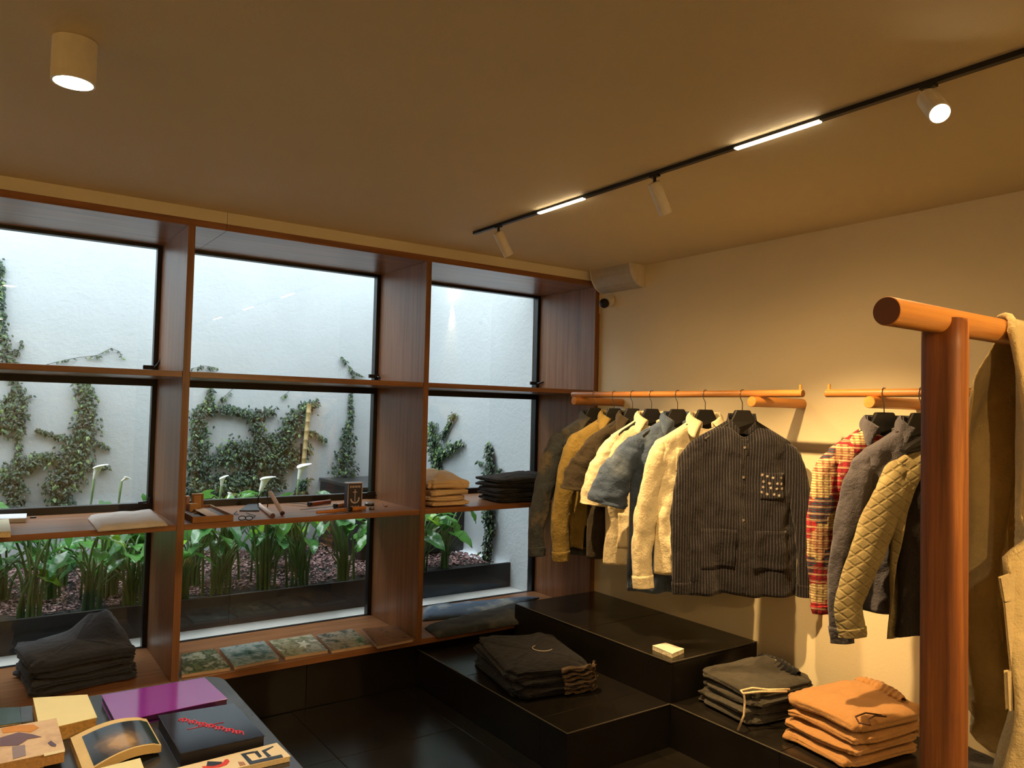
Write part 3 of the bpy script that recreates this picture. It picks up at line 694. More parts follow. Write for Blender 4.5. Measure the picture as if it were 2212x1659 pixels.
def garment(label, cat, y, th, mat, sw=.21, L=.79, nw=.066, cw=.23, hw=.235, d=.036, sl='long', SL=.80, out=(.05, .05), collar='shirt', seed=1, x=RX, z=RZ,
            lining=None, gap=0, cuffm=None, placket=True, pockets=(), buttons=(), bmat=None, colm=None, slw=1.0, tilt=0, zoff=.125, name='shirt', drop=.095, fold=1.0, sleevem=None, vd=.045):
    r = thing(name, label, cat, (x, y, z-zoff), th)
    cw = max(cw, sw)
    def half(t_):
        if t_ < drop: return nw+(sw-nw)*(t_/drop)**1.05
        s_ = (t_-drop)/(L-drop); return sw+(cw-sw)*min(1, s_*5)+(hw-cw)*max(0, s_-.2)/.8
    def dep(t_):
        if t_ < drop: return .030+(d-.030)*(t_/drop)
        return d*(1-.12*(t_-drop)/(L-drop))
    def P(phi, t_, sh=1.0):
        c, s_ = math.cos(phi), math.sin(phi)
        hx = half(t_)*sh; x_ = math.copysign(abs(c)**.62, c)*hx; y_ = math.copysign(abs(s_)**.75, s_)*dep(t_)*sh
        q = t_/L
        A = (.004+.016*q)*fold
        w_ = math.sin(x_*34+seed*1.7+1.2*math.sin(t_*5+seed))*A+math.sin(x_*61+seed)*A*.35
        w_ += nz(x_*9+seed, y_*9, t_*5)*.018*fold+nz(x_*20+seed+t_*9, 3, t_*15-x_*8)*.010*fold
        y_ += w_ if abs(c) < .97 else w_*.5
        x_ += nz(x_*5, seed, t_*6)*.010*q
        z_ = -t_+nz(x_*6, seed*3, 7)*.012*q*q
        if t_ < .16 and s_ < 0:
            z_ -= vd*math.exp(-(x_/nw)**2*.9)*max(0, 1-t_/.16)
        return Vector((x_, y_, z_))
    def surf(x_, t_, off=.003):
        hx = half(t_); c = max(-.999, min(.999, math.copysign((abs(x_)/hx)**(1/.62), x_)))
        return P(-math.acos(c), t_)+Vector((0, -off, 0))
    ts = lambda c: L*c**1.15
    if gap:
        def bodyf(a, c):
            t_ = ts(c); g = (.10+gap*c)
            return P(-PI/2+g+a*(2*PI-2*g), t_)
        obj('body', MB().grid(bodyf, 110, 54), mat, r, smooth=True, solid=.0025)
        obj('lining', MB().grid(lambda a, c: P(a*2*PI, ts(c)*.985, .90), 72, 30, True), lining or M_hang, r, smooth=True, label='dark lining and painted shade seen in the open front')
    else:
        obj('body', MB().grid(lambda a, c: P(a*2*PI, ts(c)), 116, 56, True), mat, r, smooth=True, solid=.0025)
    # sleeves
    for sg, o_ in ((-1, out[0]), (1, out[1])):
        e = SL if sl == 'long' else SL
        if sl == 'long':
            key = [Vector((sg*(sw-.055), 0, -drop-.020)), Vector((sg*(sw-.012), 0, -drop-.046)), Vector((sg*(sw+.018), -.004, -.22)), Vector((sg*(sw+.03+o_*.5), -.008, -.42)), Vector((sg*(sw+.02+o_), -.012, -.62)), Vector((sg*(sw+.01+o_), -.016, -e))]
            rad = [.026, .046, .057, .053, .047, .041]
        else:
            key = [Vector((sg*(sw-.055), 0, -drop-.020)), Vector((sg*(sw-.012), 0, -drop-.046)), Vector((sg*(sw+.018+o_*.3), -.004, -.23)), Vector((sg*(sw+.03+o_*.7), -.004, -.5*(.2+e))), Vector((sg*(sw+.03+o_), -.004, -e))]
            rad = [.026, .048, .064, .076, .090]
        K = len(key)-1
        def cen(c):
            f = c*K; i_ = min(K-1, int(f)); u_ = f-i_
            p0, p1, p2, p3 = key[max(0, i_-1)], key[i_], key[i_+1], key[min(K, i_+2)]
            return .5*((2*p1)+(p2-p0)*u_+(2*p0-5*p1+4*p2-p3)*u_*u_+(3*p1-p0-3*p2+p3)*u_**3)
        def rr(c):
            f = c*K; i_ = min(K-1, int(f)); u_ = f-i_; return (rad[i_]*(1-u_)+rad[i_+1]*u_)*slw
        def sf(a, c, grow=0):
            cc = min(c, 1); p = cen(cc); tn = (cen(min(1, cc+.01))-cen(max(0, cc-.01))).normalized()
            lat = Vector((0, 1, 0)).cross(tn).normalized()
            R_ = rr(cc)+grow; g = a*2*PI
            wr = 1+.035*math.sin(cc*34+3*math.sin(g+seed)+6*nz(cc*3, seed, g*.3)+sg)*min(1, cc*3)*fold+.16*nz(math.cos(g)*1.5+seed, math.sin(g)*1.5+sg*5, cc*7)+.09*nz(math.cos(g)*2.5, math.sin(g)*2.5+sg, cc*26+seed)*fold
            return p+lat*math.cos(g)*R_*wr+Vector((0, 1, 0))*math.sin(g)*R_*.62*wr
        sv = obj('sleeve', MB().grid(lambda a, c: sf(a, c), 34, 60, True), sleevem or mat, r, smooth=True, solid=.0025)
        if cuffm is not None or sl == 'long':
            obj('cuff', MB().grid(lambda a, c: sf(a, .925+.078*c, .0035), 34, 8, True), cuffm or mat, sv, smooth=True, solid=.003)
    # collar
    cm = colm or mat
    def neck(a):  # a 0..1 from front right round the back to the front left
        g = .16; phi = -PI/2+g+a*(2*PI-2*g); return P(phi, .004), phi
    if collar in ('band', 'shirt'):
        hh = .034
        def bandf(a, c):
            p, phi = neck(a); fr = max(0, -math.sin(phi))
            return Vector((p.x*(1-.10*c), p.y*(1-.05*c)-.002*c, p.z+hh*c*(1-.25*fr)+.004))
        co_ = obj('collar', MB().grid(bandf, 44, 6), cm, r, smooth=True, solid=.003)
    if collar == 'shirt':
        def leaf(a, c):
            p, phi = neck(a); fr = max(0, -math.sin(phi))
            topz = p.z+hh*(1-.25*fr)+.006; pt = fr**3
            rad_ = Vector((p.x, p.y, 0)); rad_ = rad_.normalized() if rad_.length > 1e-4 else Vector((0, -1, 0))
            dn = (.045+.035*pt)*c; o2 = .004+.020*math.sin(min(1, c)*PI*.55)+.012*c*pt
            return Vector((p.x*.90+rad_.x*o2+math.copysign(.030*pt*c, p.x), p.y*.95+rad_.y*o2-.010*pt*c, topz-dn+.004*math.sin(c*PI)))
        obj('collar_leaf', MB().grid(leaf, 44, 8), cm, co_, smooth=True, solid=.003)
    pk = r
    if placket and not gap:
        pk = obj('placket', MB().grid(lambda a, c: surf(-.017+.034*a, .02+c*(L-.024)*1.0), 5, 50), mat, r, smooth=True, solid=.0015)
    for (x0, x1, t0, t1) in pockets:
        obj('pocket', MB().grid(lambda a, c: surf(x0+(x1-x0)*a, t0+(t1-t0)*c, .0045), 10, 12), mat, r, smooth=True, solid=.0025)
    for t_ in buttons:
        p = surf(0, t_, .0062)
        obj('button', MB().lathe([(.0001, .002), (.0055, .0018), (.0062, 0), (.0055, -.001)], p, 12, Matrix.Rotation(PI/2, 3, 'X')), bmat or M_white, pk)
    return r, surf

C_den = cloth('faded_denim', (74, 80, 88), mottled=(120, 108, 88), wr=1.1)
C_olive = cloth('olive_canvas', (150, 128, 70), wr=1.2)
C_brown = cloth('dark_brown_linen', (62, 54, 42), wr=1.0)
C_cream = cloth('cream_cotton', (236, 222, 188), nz=.04, wr=.8)
C_blue = cloth('washed_indigo', (78, 96, 128), mottled=(110, 126, 150), wr=1.1)
C_cream2 = cloth('ecru_overshirt', (240, 226, 190), nz=.04, wr=.9)
C_navy = cloth('navy_pinstripe', (26, 26, 32), stripe=((70, 64, 68), 26), wr=.9)
C_slate = cloth('slate_cotton', (84, 82, 92), wr=1.0)
C_lining_shade = cloth('dark_lining_shade', (34, 28, 24))  # real lining on the canvas jacket, painted shade in the quilted one
C_khaki = cloth('khaki_canvas', (206, 184, 132), nz=.1, wr=1.0)
# patchwork plaid
pm = N('patchwork_plaid'); v = pm.mapv((1, 1, 1))
cell = pm.n('ShaderNodeTexVoronoi', distance='CHEBYCHEV'); cell.inputs['Scale'].default_value = 15; cell.inputs['Randomness'].default_value = .8; pm.l(v, cell.inputs['Vector'])
colA = pm.ramp(cell.outputs['Color'], [(0, lin((150, 26, 40))), (.32, lin((190, 150, 110))), (.42, lin((44, 66, 84))), (.58, lin((200, 186, 130))), (.72, lin((178, 40, 46))), (.85, lin((96, 86, 60)))], 'CONSTANT')
def bands(dr, sc, rot=0):
    q = pm.n('ShaderNodeTexWave', wave_type='BANDS', bands_direction=dr); q.inputs['Scale'].default_value = sc; q.inputs['Distortion'].default_value = 1.2; pm.l(v, q.inputs[0]); return q.outputs['Fac']
c1 = pm.mixc(pm.ramp(bands('X', 14), [(.6, (0, 0, 0)), (.8, (.6, .6, .6))]), colA, lin((40, 24, 30)))
c2 = pm.mixc(pm.ramp(bands('Z', 12), [(.7, (0, 0, 0)), (.85, (.45, .45, .45))]), c1, lin((226, 206, 160)))
c3 = pm.mixc(pm.ramp(bands('Z', 31), [(.75, (0, 0, 0)), (.85, (.8, .8, .8))]), c2, lin((120, 20, 36)))
pm.l(c3, pm.b.inputs['Base Color']); pm.b.inputs['Roughness'].default_value = .9; pm.bump(pm.noise(v, 40, 5, .7), .6, .01); C_plaid = pm.mat
# quilted
qm = N('khaki_quilt'); v = qm.mapv((1, 1, 1)); qm.b.inputs['Roughness'].default_value = .85
qm.l(qm.ramp(qm.noise(v, 8, 5), [(.3, lin((132, 118, 80))), (.7, lin((160, 146, 104)))]), qm.b.inputs['Base Color'])
qa = qm.n('ShaderNodeTexWave', wave_type='BANDS', bands_direction='X', wave_profile='SIN'); qa.inputs['Scale'].default_value = 9.5; qa.inputs['Distortion'].default_value = .5
qm.l(qm.mapv((1, 1, 1), rot=(0, math.radians(52), 0)), qa.inputs[0])
qb = qm.n('ShaderNodeTexWave', wave_type='BANDS', bands_direction='X', wave_profile='SIN'); qb.inputs['Scale'].default_value = 9.5; qb.inputs['Distortion'].default_value = .5
qm.l(qm.mapv((1, 1, 1), rot=(0, math.radians(-52), 0)), qb.inputs[0])
mn = qm.n('ShaderNodeMath', operation='MINIMUM'); qm.l(qm.ramp(qa.outputs['Fac'], [(0, (0, 0, 0)), (.25, (1, 1, 1))]), mn.inputs[0]); qm.l(qm.ramp(qb.outputs['Fac'], [(0, (0, 0, 0)), (.25, (1, 1, 1))]), mn.inputs[1])
b1 = qm.bump(mn.outputs[0], .45, .006); qm.bump(qm.noise(v, 60, 4, .7), .4, .006, b1); C_quilt = qm.mat

TH = math.radians
hk = [(1285, -33), (1327, -33), (1367, -34), (1408, -34), (1464, -35), (1524, -36), (1604, -36)]
hl = ['black hanger holding the faded blue jacket, nearest the window', 'black hanger holding the open olive jacket', 'black hanger holding the dark brown shirt', 'black hanger holding the cream short-sleeved shirt',
      'black hanger holding the blue denim short-sleeved shirt', 'black hanger holding the cream long-sleeved overshirt', 'black hanger holding the navy pinstriped shirt']
HY = [yat(u) for u, _ in hk]
for (u, a), y, lb in zip(hk, HY, hl): hanger(lb, y, TH(a), .19)
garment('faded blue-grey denim jacket hanging nearest the window', 'jacket', HY[0], TH(-33), C_den, L=.79, SL=.80, out=(.09, .02), seed=1, name='denim_jacket', pockets=[(-.17, -.05, .5, .66), (.05, .16, .24, .36)], slw=1.05, cw=.235)
garment('open olive canvas jacket with dark lining, second from the window', 'jacket', HY[1], TH(-33), C_olive, L=.73, SL=.80, out=(.06, .02), seed=2, name='canvas_jacket', gap=.5, lining=C_lining_shade, slw=1.05, pockets=[(-.16, -.07, .46, .60)])
garment('dark brown short-sleeved shirt between olive jacket and cream shirt', 'shirt', HY[2], TH(-34), C_brown, L=.76, sl='short', SL=.40, out=(.05, .02), seed=3, pockets=[(-.16, -.05, .22, .36), (-.17, -.04, .5, .68)], buttons=(.2, .32, .44, .56, .68))
garment('cream short-sleeved shirt hanging between brown and denim shirts', 'shirt', HY[3], TH(-34), C_cream, L=.77, sl='short', SL=.46, out=(.06, .02), seed=4, slw=.85, pockets=[(-.17, -.05, .5, .68)], buttons=(.1, .22, .34))
garment('washed blue denim short-sleeved shirt with frayed hems', 'shirt', HY[4], TH(-35), C_blue, L=.87, sl='short', SL=.44, out=(.10, .02), seed=5, slw=1.15, sw=.22, pockets=[(-.17, -.05, .22, .36)], buttons=(.1, .2, .32, .44, .56))
garment('bright cream long-sleeved overshirt with chest pocket flap', 'shirt', HY[5], TH(-36), C_cream2, L=.75, SL=.82, out=(.07, .02), seed=6, slw=1.05, name='overshirt', pockets=[(-.145, -.03, .14, .25), (-.17, -.04, .48, .66)], bmat=M_hang, buttons=(.1, .2, .3))
g7, s7 = garment('navy pinstriped band-collar shirt with star-stitched pocket', 'shirt', HY[6], TH(-36), C_navy, sw=.225, cw=.245, hw=.255, L=.80, SL=.80, out=(.035, .055), collar='band', seed=7, slw=.95, vd=.075, placket=True,
                 pockets=[(.075, .185, .235, .355), (-.19, -.035, .50, .68), (.05, .20, .50, .68)], buttons=(.09, .26, .455), bmat=plain('shell_button', (120, 112, 104), .4))
stt = [(0, 0), (.24, .06), (.5, .12), (.93, .14), (.07, .30), (.35, .38), (.7, .38), (.93, .40), (.06, .55), (.4, .58), (.68, .62), (.97, .62), (-.02, .78), (.22, .86), (.55, .87), (.80, .93)]
sm_ = MB(); C_stitch = plain('stitch_cream', (206, 196, 184), .8)
for k_, (a, c) in enumerate(stt):
    x0 = .082+a*.095; t0 = .245+c*.10
    for an in (.3+.2*math.sin(k_*2), .3+.2*math.sin(k_*2)+PI/3, .3+.2*math.sin(k_*2)+2*PI/3):
        dx, dt = math.cos(an)*.0068, math.sin(an)*.0068
        p, q = s7(x0-dx, t0-dt, .009), s7(x0+dx, t0+dt, .009)
        sm_.tube([p, q], .0009, 5)
o = obj('star_stitching', sm_, C_stitch, [c for c in g7.children if c.name.startswith('pocket')][0], label='pale star shaped stitches on the pocket')
obj('neck_label', MB().grid(lambda a, c: Vector((-.028+.056*a, .018-.006*c, .012-.022*c)), 4, 3), plain('label_grey', (110, 116, 100), .8), g7, solid=.001)

HY2 = [yat(1910), yat(1990), yat(2062)]
for y, lb in zip(HY2, ('black hanger holding the red patchwork shirt', 'black hanger holding the slate grey shirt', 'black hanger holding the quilted jacket, hidden by the post')):
    hanger(lb, y, TH(-42), .19)
garment('red patchwork plaid shirt on the second rail', 'shirt', HY2[0], TH(-42), C_plaid, sw=.205, cw=.215, hw=.22, L=.70, SL=.74, out=(.012, .03), seed=8, slw=.92, colm=C_slate, drop=.10, placket=True, pockets=[(-.17, -.05, .44, .6)])
garment('slate grey long-sleeved shirt between plaid shirt and quilted jacket', 'shirt', HY2[1], TH(-42), C_slate, sw=.205, cw=.215, hw=.22, L=.70, SL=.82, out=(.07, .02), seed=9, slw=.95)
garment('open khaki quilted jacket beside the rack post', 'jacket', HY2[2], TH(-44), C_quilt, sw=.20, cw=.21, hw=.22, L=.74, SL=.74, out=(.14, .04), seed=10, slw=1.1, gap=1.5, lining=C_lining_shade, collar='band', name='quilted_jacket', zoff=.16, fold=.7)  # wide gap bares the dark layer that paints the jacket body's shade

# ------------------------------------------------------------------ khaki coat over the rack bar
kc = thing('khaki_coat', 'large khaki canvas coat draped over the end of the rack bar', 'coat', (-1.45, YD, ZD))
def drape(a, c, x0f, x1f, rad, zf, zb, wav):
    # c 0..1 : front bottom -> over bar -> back bottom
    Lf, Lb, La = ZD-zf, ZD-zb, PI*rad
    s_ = c*(Lf+La+Lb); X0 = x0f(s_, Lf, La, Lb); X1 = x1f(s_, Lf, La, Lb); x_ = X0+(X1-X0)*a
    if s_ < Lf:
        q = Lf-s_; y_ = YD-rad-.02*math.sin(min(1, q*3)*PI/2)*1-.01*q; z_ = ZD-q
    elif s_ < Lf+La:
        an = (s_-Lf)/rad; y_ = YD-rad*math.cos(an); z_ = ZD+rad*math.sin(an); q = 0
    else:
        q = s_-Lf-La; y_ = YD+rad+.05*min(1, q*2.5); z_ = ZD-q
    w_ = wav*min(1, q*4)
    y_ += w_*(.022*math.sin(x_*24+2*q)+.012*math.sin(x_*57+3*q+1)+.03*nz(x_*6, q*4, 3))
    z_ += .02*nz(x_*14, 5, 1)*min(1, q)
    if q > .72: y_ += .02*math.sin(x_*90)*(q-.72)*4; 
    return Vector((x_, y_, z_))
zbot = px(2160, 1622, 1, YD+.05).z
xbk = lambda u, v: px(u, v, 1, YD+.06).x
B0, B1_, B2_ = xbk(2112, 740), xbk(2086, 900), xbk(2088, 1500)
F0, F1, F2 = px(2184, 745, 1, YD-.04).x, px(2196, 1000, 1, YD-.05).x, px(2168, 1300, 1, YD-.06).x
def x0b(s_, Lf, La, Lb):
    if s_ <= Lf:
        q = Lf-s_; return F0+(F1-F0)*min(1, q/.22)+(F2-F1)*max(0, min(1, (q-.42)/.08))
    if s_ < Lf+La:
        k_ = (s_-Lf)/La; return F0+(B0+.045-F0)*k_
    q = s_-Lf-La
    return (B0+.045)+(B1_-B0-.045)*min(1, q/.14)+(B2_-B1_)*max(0, min(1, (q-.14)/.5))+.04*max(0, (q-.66)/.2)**2
obj('coat_body', MB().grid(lambda a, c: drape(a, c, x0b, lambda *k: -.92, DR+.006, zbot+.03, zbot, 1), 60, 130), C_khaki, kc, world=True, smooth=True, solid=.004)
# rolled front edge band running over the bar
eb = []
for i in range(40):
    q = i/39; c_ = .03+.60*q
    Lf, Lb, La = ZD-zbot-.03, ZD-zbot, PI*(DR+.006)
    s_ = Lf*.45+(Lf*.55+La*.75)*q
    p = drape(0, s_/(Lf+La+Lb), x0b, lambda *k: -.92, DR+.010, zbot+.03, zbot, 1); eb.append(p+Vector((.004, 0, 0)))
obj('edge_band', MB().tube(eb, .0085, 10, flat=.8), C_khaki, kc, world=True, smooth=True)
def patchp(u, v, off=.075): 
    return px(u, v, 1, YD-off)
def quad(name, pts, th=.005):
    vs = [patchp(u, v) for u, v in pts]; n = len(vs)
    m = MB().add(vs+[p+Vector((0, th, 0)) for p in vs], [tuple(range(n)), tuple(range(2*n-1, n-1, -1))]+[(i, (i+1) % n, n+(i+1) % n, n+i) for i in range(n)])
    return obj(name, m, C_khaki, kc, world=True, bevel=.002)
quad('pocket_flap', [(2163, 1249), (2200, 1236), (2225, 1290), (2225, 1310), (2204, 1292), (2172, 1300)])
quad('pocket', [(2172, 1302), (2230, 1296), (2230, 1460), (2187, 1456)], .004)
quad('pocket_tab', [(2177, 1452), (2206, 1448), (2208, 1530), (2181, 1534)], .007)

# ================================================================== FOLDED STACKS
def folded(name, label, cat, c, w_, d_, h_, rz, mat, field=None, seed=0, z0rel=0, htot=1, group=None, trims=None, e=.22):
    """one folded item: soft slab with rolled front edge and fold groove"""
    r = thing(name, label, cat, c, rz, group)
    def sp(cv, ex): return math.copysign(abs(cv)**ex, cv)
    def f(a, b_):
        ph = -PI/2+b_*PI; th_ = a*2*PI
        cz = max(0, math.cos(ph))**.32
        x_ = sp(math.cos(th_), e*1.1)*cz*w_/2; y_ = sp(math.sin(th_), e*1.1)*cz*d_/2; zz = sp(math.sin(ph), .8)
        k_ = 1+.11*nz(math.cos(th_)*2.2+seed*3.1, math.sin(th_)*2.2, seed)-(.035*math.exp(-(zz*5)**2)*(1 if math.sin(th_) < .3 else .3))
        k_ += .030*nz(math.cos(th_)*7, math.sin(th_)*7, seed+zz)-.022*math.exp(-((zz-.55)*9)**2)*(math.cos(th_*2+seed) > -.3)
        x_ *= k_; y_ *= k_
        z_ = (zz*.5+.5)*h_
        fz = field(x_, y_) if field else 1.0
        z_ = z_*fz
        z_ += .0035*nz(x_*14+seed, y_*14, seed)*min(1, htot*8)*(1 if zz > -.5 else .3)+(.006*nz(x_*26+y_*8, y_*34, seed*2)+.004*nz(x_*60, y_*50, seed) if zz > .3 else 0)
        y_ += .010*nz(x_*9, zz*2+seed, 2); z_ += .004*math.sin(x_*19+seed*2)*(zz < .5)*min(1, z0rel*60)
        return Vector((x_, y_, z_))
    obj('folded_cloth', MB().grid(f, 72, 26, True), mat, r, smooth=True)
    return r
def stack(prefix, name, cat, base, w_, d_, hs, rz, mats, labels, field=None, group=None, seed=0, jit=.008, lean=0):
    out_ = []; z = 0
    for i, (h_, lb) in enumerate(zip(hs, labels)):
        rs = random.Random(seed*10+i)
        q = folded(name, lb, cat, (base[0]+lean*(i-len(hs)/2)+rs.uniform(-jit, jit), base[1]+rs.uniform(-jit, jit), base[2]+z+.0006), w_*rs.uniform(.96, 1.02), d_*rs.uniform(.96, 1.02), h_, rz+rs.uniform(-.04, .04), mats[i % len(mats)], field if i == len(hs)-1 else None, seed*7+i, z, h_, group)
        out_.append(q); z += h_*.97
    return out_
def hump(cx, cy, sx, sy, amt, lowx=0):
    return lambda x_, y_: 1+amt*(1/(1+(((x_-cx)/sx)**2+((y_-cy)/sy)**2)**2))*(1+.35*nz(x_*16, y_*16, amt*9))
C_char = cloth('charcoal_denim', (48, 50, 57)); C_char2 = cloth('black_denim', (34, 36, 42)); C_tee = cloth('black_jersey', (23, 24, 29), nz=.2)
C_grey = cloth('grey_marl', (70, 66, 58), nz=.25); C_tan = cloth('tan_cotton', (178, 132, 82), nz=.06); C_crm = cloth('cream_trouser', (228, 200, 160), nz=.06)
C_jean1 = cloth('washed_jeans', (78, 96, 116), mottled=(150, 152, 146)); C_jean2 = cloth('dark_jeans', (52, 58, 62), mottled=(92, 90, 80)); C_teeg = cloth('pale_grey_tee', (216, 210, 204), nz=.05)
ordi = lambda n, what, where: (['bottom '+what+' of the stack '+where]+['%s %s from the bottom of the stack %s' % (a, what, where) for a in ('second', 'third', 'fourth', 'fifth')][:n-2]+['topmost '+what+' of the stack '+where])
bA = px(120, 1462, 2, SB)
stack('', 'folded_jeans', 'jeans', (-2.83, .27, SB), .42, .40, [.036, .034, .034, .05], TH(8), [C_char], ordi(4, 'charcoal jeans', 'by the left upright'), hump(.12, .09, .10, .12, 2.0), 'charcoal jeans on the bottom board', 1)
stack('', 'folded_trousers', 'trousers', (-1.04, .20, S2), .26, .30, [.03, .03, .034, .05], TH(-2), [C_crm], ordi(4, 'cream trousers', 'on the right bay shelf'), hump(.01, .05, .09, .13, 1.0), 'cream trousers on the shelf', 2)
stack('', 'folded_trousers', 'trousers', (-.50, .18, S2), .42, .30, [.03, .028, .028, .028, .03], TH(-1), [C_char2], ordi(5, 'black trousers', 'beside the cream trousers'), hump(.10, .06, .16, .16, .8), 'black trousers on the shelf', 3)
te = stack('', 'folded_tee', 't-shirt', (-.95, -.61, h1), .42, .60, [.022, .021, .021, .021, .021, .024], TH(-14), [C_tee], ordi(6, 'black tee', 'on the low step'), hump(.08, -.18, .12, .08, .6), 'black tees on the low step', 4, .004)
M_flor = photo_mat('floral_trim', [(18, 17, 18), (24, 23, 24), (70, 66, 64), (22, 20, 20), (196, 150, 86), (30, 26, 24)], 30, .7)
for i, q in enumerate(te):
    z_ = (.012 if i < 5 else .02)
    m = MB().grid(lambda a, c: Vector((.04+.185*math.sin(a*1.5)+.012*nz(a*6, c*3, i), -.288-.012*math.cos(a*1.2)*math.sin(c*PI)+.10*max(0, a-.6)+.016*nz(a*9, c*4, i+7), .003+c*(.016 if i < 5 else .026)+.004*math.sin(a*17+i))), 26, 7)
    obj('floral_trim', m, M_flor, q, smooth=True, solid=.008, label='gold and grey floral trim')
obj('chest_print', MB().tube([Vector((.06+.05*math.cos(a), .0+.05*math.sin(a), .0305)) for a in [x_/9*3.6+2 for x_ in range(10)]], .0022, 6), plain('print_pale', (190, 180, 165), .6), te[-1])
gs = stack('', 'folded_sweatpants', 'trousers', (-.315, -1.46, h1), .34, .40, [.035, .035, .036, .052], TH(82), [C_grey], ordi(4, 'grey sweatpants', 'on the step by the wall'), hump(.02, -.10, .10, .08, .7), 'grey sweatpants on the step', 5, lean=.006)
ts_ = stack('', 'folded_trousers', 'trousers', (-.305, -1.915, h1), .35, .42, [.042, .042, .044, .058], TH(84), [C_tan], ordi(4, 'tan trousers', 'nearest the rack post'), hump(.02, -.10, .10, .08, .45), 'tan trousers on the step', 6, lean=.013)
def waistband(par, mat, x0, x1, y0, z0, r_, seed, lab):
    def f(a, c):
        g_ = a*2*PI; x_ = x0+(x1-x0)*c; e_ = math.sin(PI*min(1, max(0, c*.96+.02)))**.35
        q_ = r_*e_*(1+.16*math.sin(x_*260+2*math.sin(g_*2))+.25*nz(x_*22, math.cos(g_)*1.5, math.sin(g_)*1.5+seed))
        return Vector((x_, y0+.018*math.sin(c*PI+seed)+math.cos(g_)*q_*1.5, z0+math.sin(g_)*q_))
    obj('waistband', MB().grid(f, 26, 60, True), mat, par, smooth=True, label=lab)
waistband(gs[-1], C_tee, -.13, .12, -.135, .062, .027, 1, 'gathered black elastic waistband')
waistband(ts_[-1], C_tan, -.12, .12, -.145, .070, .024, 2, 'gathered tan waistband')
M_cord = plain('cord_cream', (220, 196, 160), .8, nz=.2, nscale=150); M_cord2 = plain('cord_brown', (70, 38, 20), .8)
dc = thing('drawstring', 'cream drawstring hanging over the front of the grey sweatpants', 'cord', (-.35, -1.5, h1+.16))
zc_ = h1+.165
obj('cord', MB().tube([px(1706, 1489, 2, zc_), px(1660, 1490, 2, zc_+.003), px(1625, 1486, 2, zc_), px(1600, 1492, 2, zc_-.004), px(1607, 1500, 2, zc_-.006), px(1609, 1515, 0, px(1600, 1492, 2, zc_-.004).x-.012), px(1607, 1545, 0, px(1600, 1492, 2, zc_-.004).x-.028), px(1594, 1577, 0, px(1600, 1492, 2, zc_-.004).x-.03)], .0045, 8), M_cord, dc, world=True, smooth=True)
obj('cord', MB().tube([px(1604, 1498, 2, zc_), px(1640, 1494, 2, zc_), px(1700, 1494, 2, zc_)], .0045, 8), M_cord, dc, world=True, smooth=True)
obj('waist_label', MB().box(-.014, .014, -.112, -.104, .088, .092), M_white, gs[-1], label='small white label')
zt_ = h1+.20
obj('cord_loop', MB().tube([ (MW[ts_[-1]].inverted() @ px(u, v_, 2, zt_)) for u, v_ in ((1905, 1545), (1870, 1540), (1848, 1548), (1856, 1562), (1880, 1566), (1876, 1553), (1890, 1546), (1915, 1548))], .0032, 7), M_cord2, ts_[-1], smooth=True, label='brown cord loop')
# loose jeans on the bottom board of the right bay
def flatcloth(name, label, cat, pts, z, h_, mat, seed):
    P4 = [px(u, v, 2, z+h_*.5) for u, v in pts]; c = sum(P4, Vector())/4; c.z = z
    r = thing(name, label, cat, c)
    def f(a, b_):
        g = a*2*PI; rr_ = min(1, b_*1.0)
        return None
    def top(a, b_):
        p = (P4[0]*(1-a)+P4[1]*a)*(1-b_)+(P4[3]*(1-a)+P4[2]*a)*b_
        ed = min(1, min(a, 1-a, b_, 1-b_)*9)**.5
        p = p.copy(); p.z = z+.0015+h_*(.25+.75*ed)+.006*ed*nz(p.x*14, p.y*14, seed); return p
    def bot(a, b_):
        p = top(a, b_); p.z = z+.0008; return p
    n = 26; m = MB().grid(top, n, n); m.grid(lambda a, b_: bot(1-a, b_), n, n)
    idx = [(i, 0) for i in range(n)]+[(n-1, j) for j in range(1, n)]+[(i, n-1) for i in range(n-2, -1, -1)]+[(0, j) for j in range(n-2, 0, -1)]
    T = [j*n+i for i, j in idx]; Bm = [n*n+j*n+(n-1-i) for i, j in idx]
    for k_ in range(len(T)):
        m.f.append((T[k_], Bm[k_], Bm[(k_+1) % len(T)], T[(k_+1) % len(T)])); m.m.append(0)
    obj('folded_cloth', m, mat, r, world=True, smooth=True); return r
flatcloth('folded_jeans', 'washed blue jeans laid flat along the window, right bay bottom', 'jeans', [(913, 1337), (1060, 1326), (1165, 1288), (915, 1311)], SB, .03, C_jean1, 1)
flatcloth('folded_jeans', 'dark grey-green jeans laid flat in front of the washed pair', 'jeans', [(946, 1373), (1128, 1343), (1118, 1302), (918, 1353)], SB, .03, C_jean2, 2)
flatcloth('folded_tee', 'pale grey folded tee on the left bay shelf', 't-shirt', [(212, 1142), (362, 1130), (330, 1103), (190, 1116)], S2, .028, C_teeg, 3)
# dark garments at the bottom right under the coat
flatcloth('folded_shirt', 'dark shirt lying on the step at the bottom right edge', 'shirt', [(2060, 1690), (2150, 1740), (2165, 1665), (2085, 1628)], h1, .09, C_tee, 4)
flatcloth('folded_shirt', 'dark floral shirt lying under the khaki coat, right edge', 'shirt', [(2152, 1745), (2330, 1800), (2330, 1680), (2168, 1640)], h1, .10, photo_mat('dark_floral', [(24, 16, 16), (60, 50, 40), (30, 20, 20), (150, 90, 80)], 9, .8), 5)

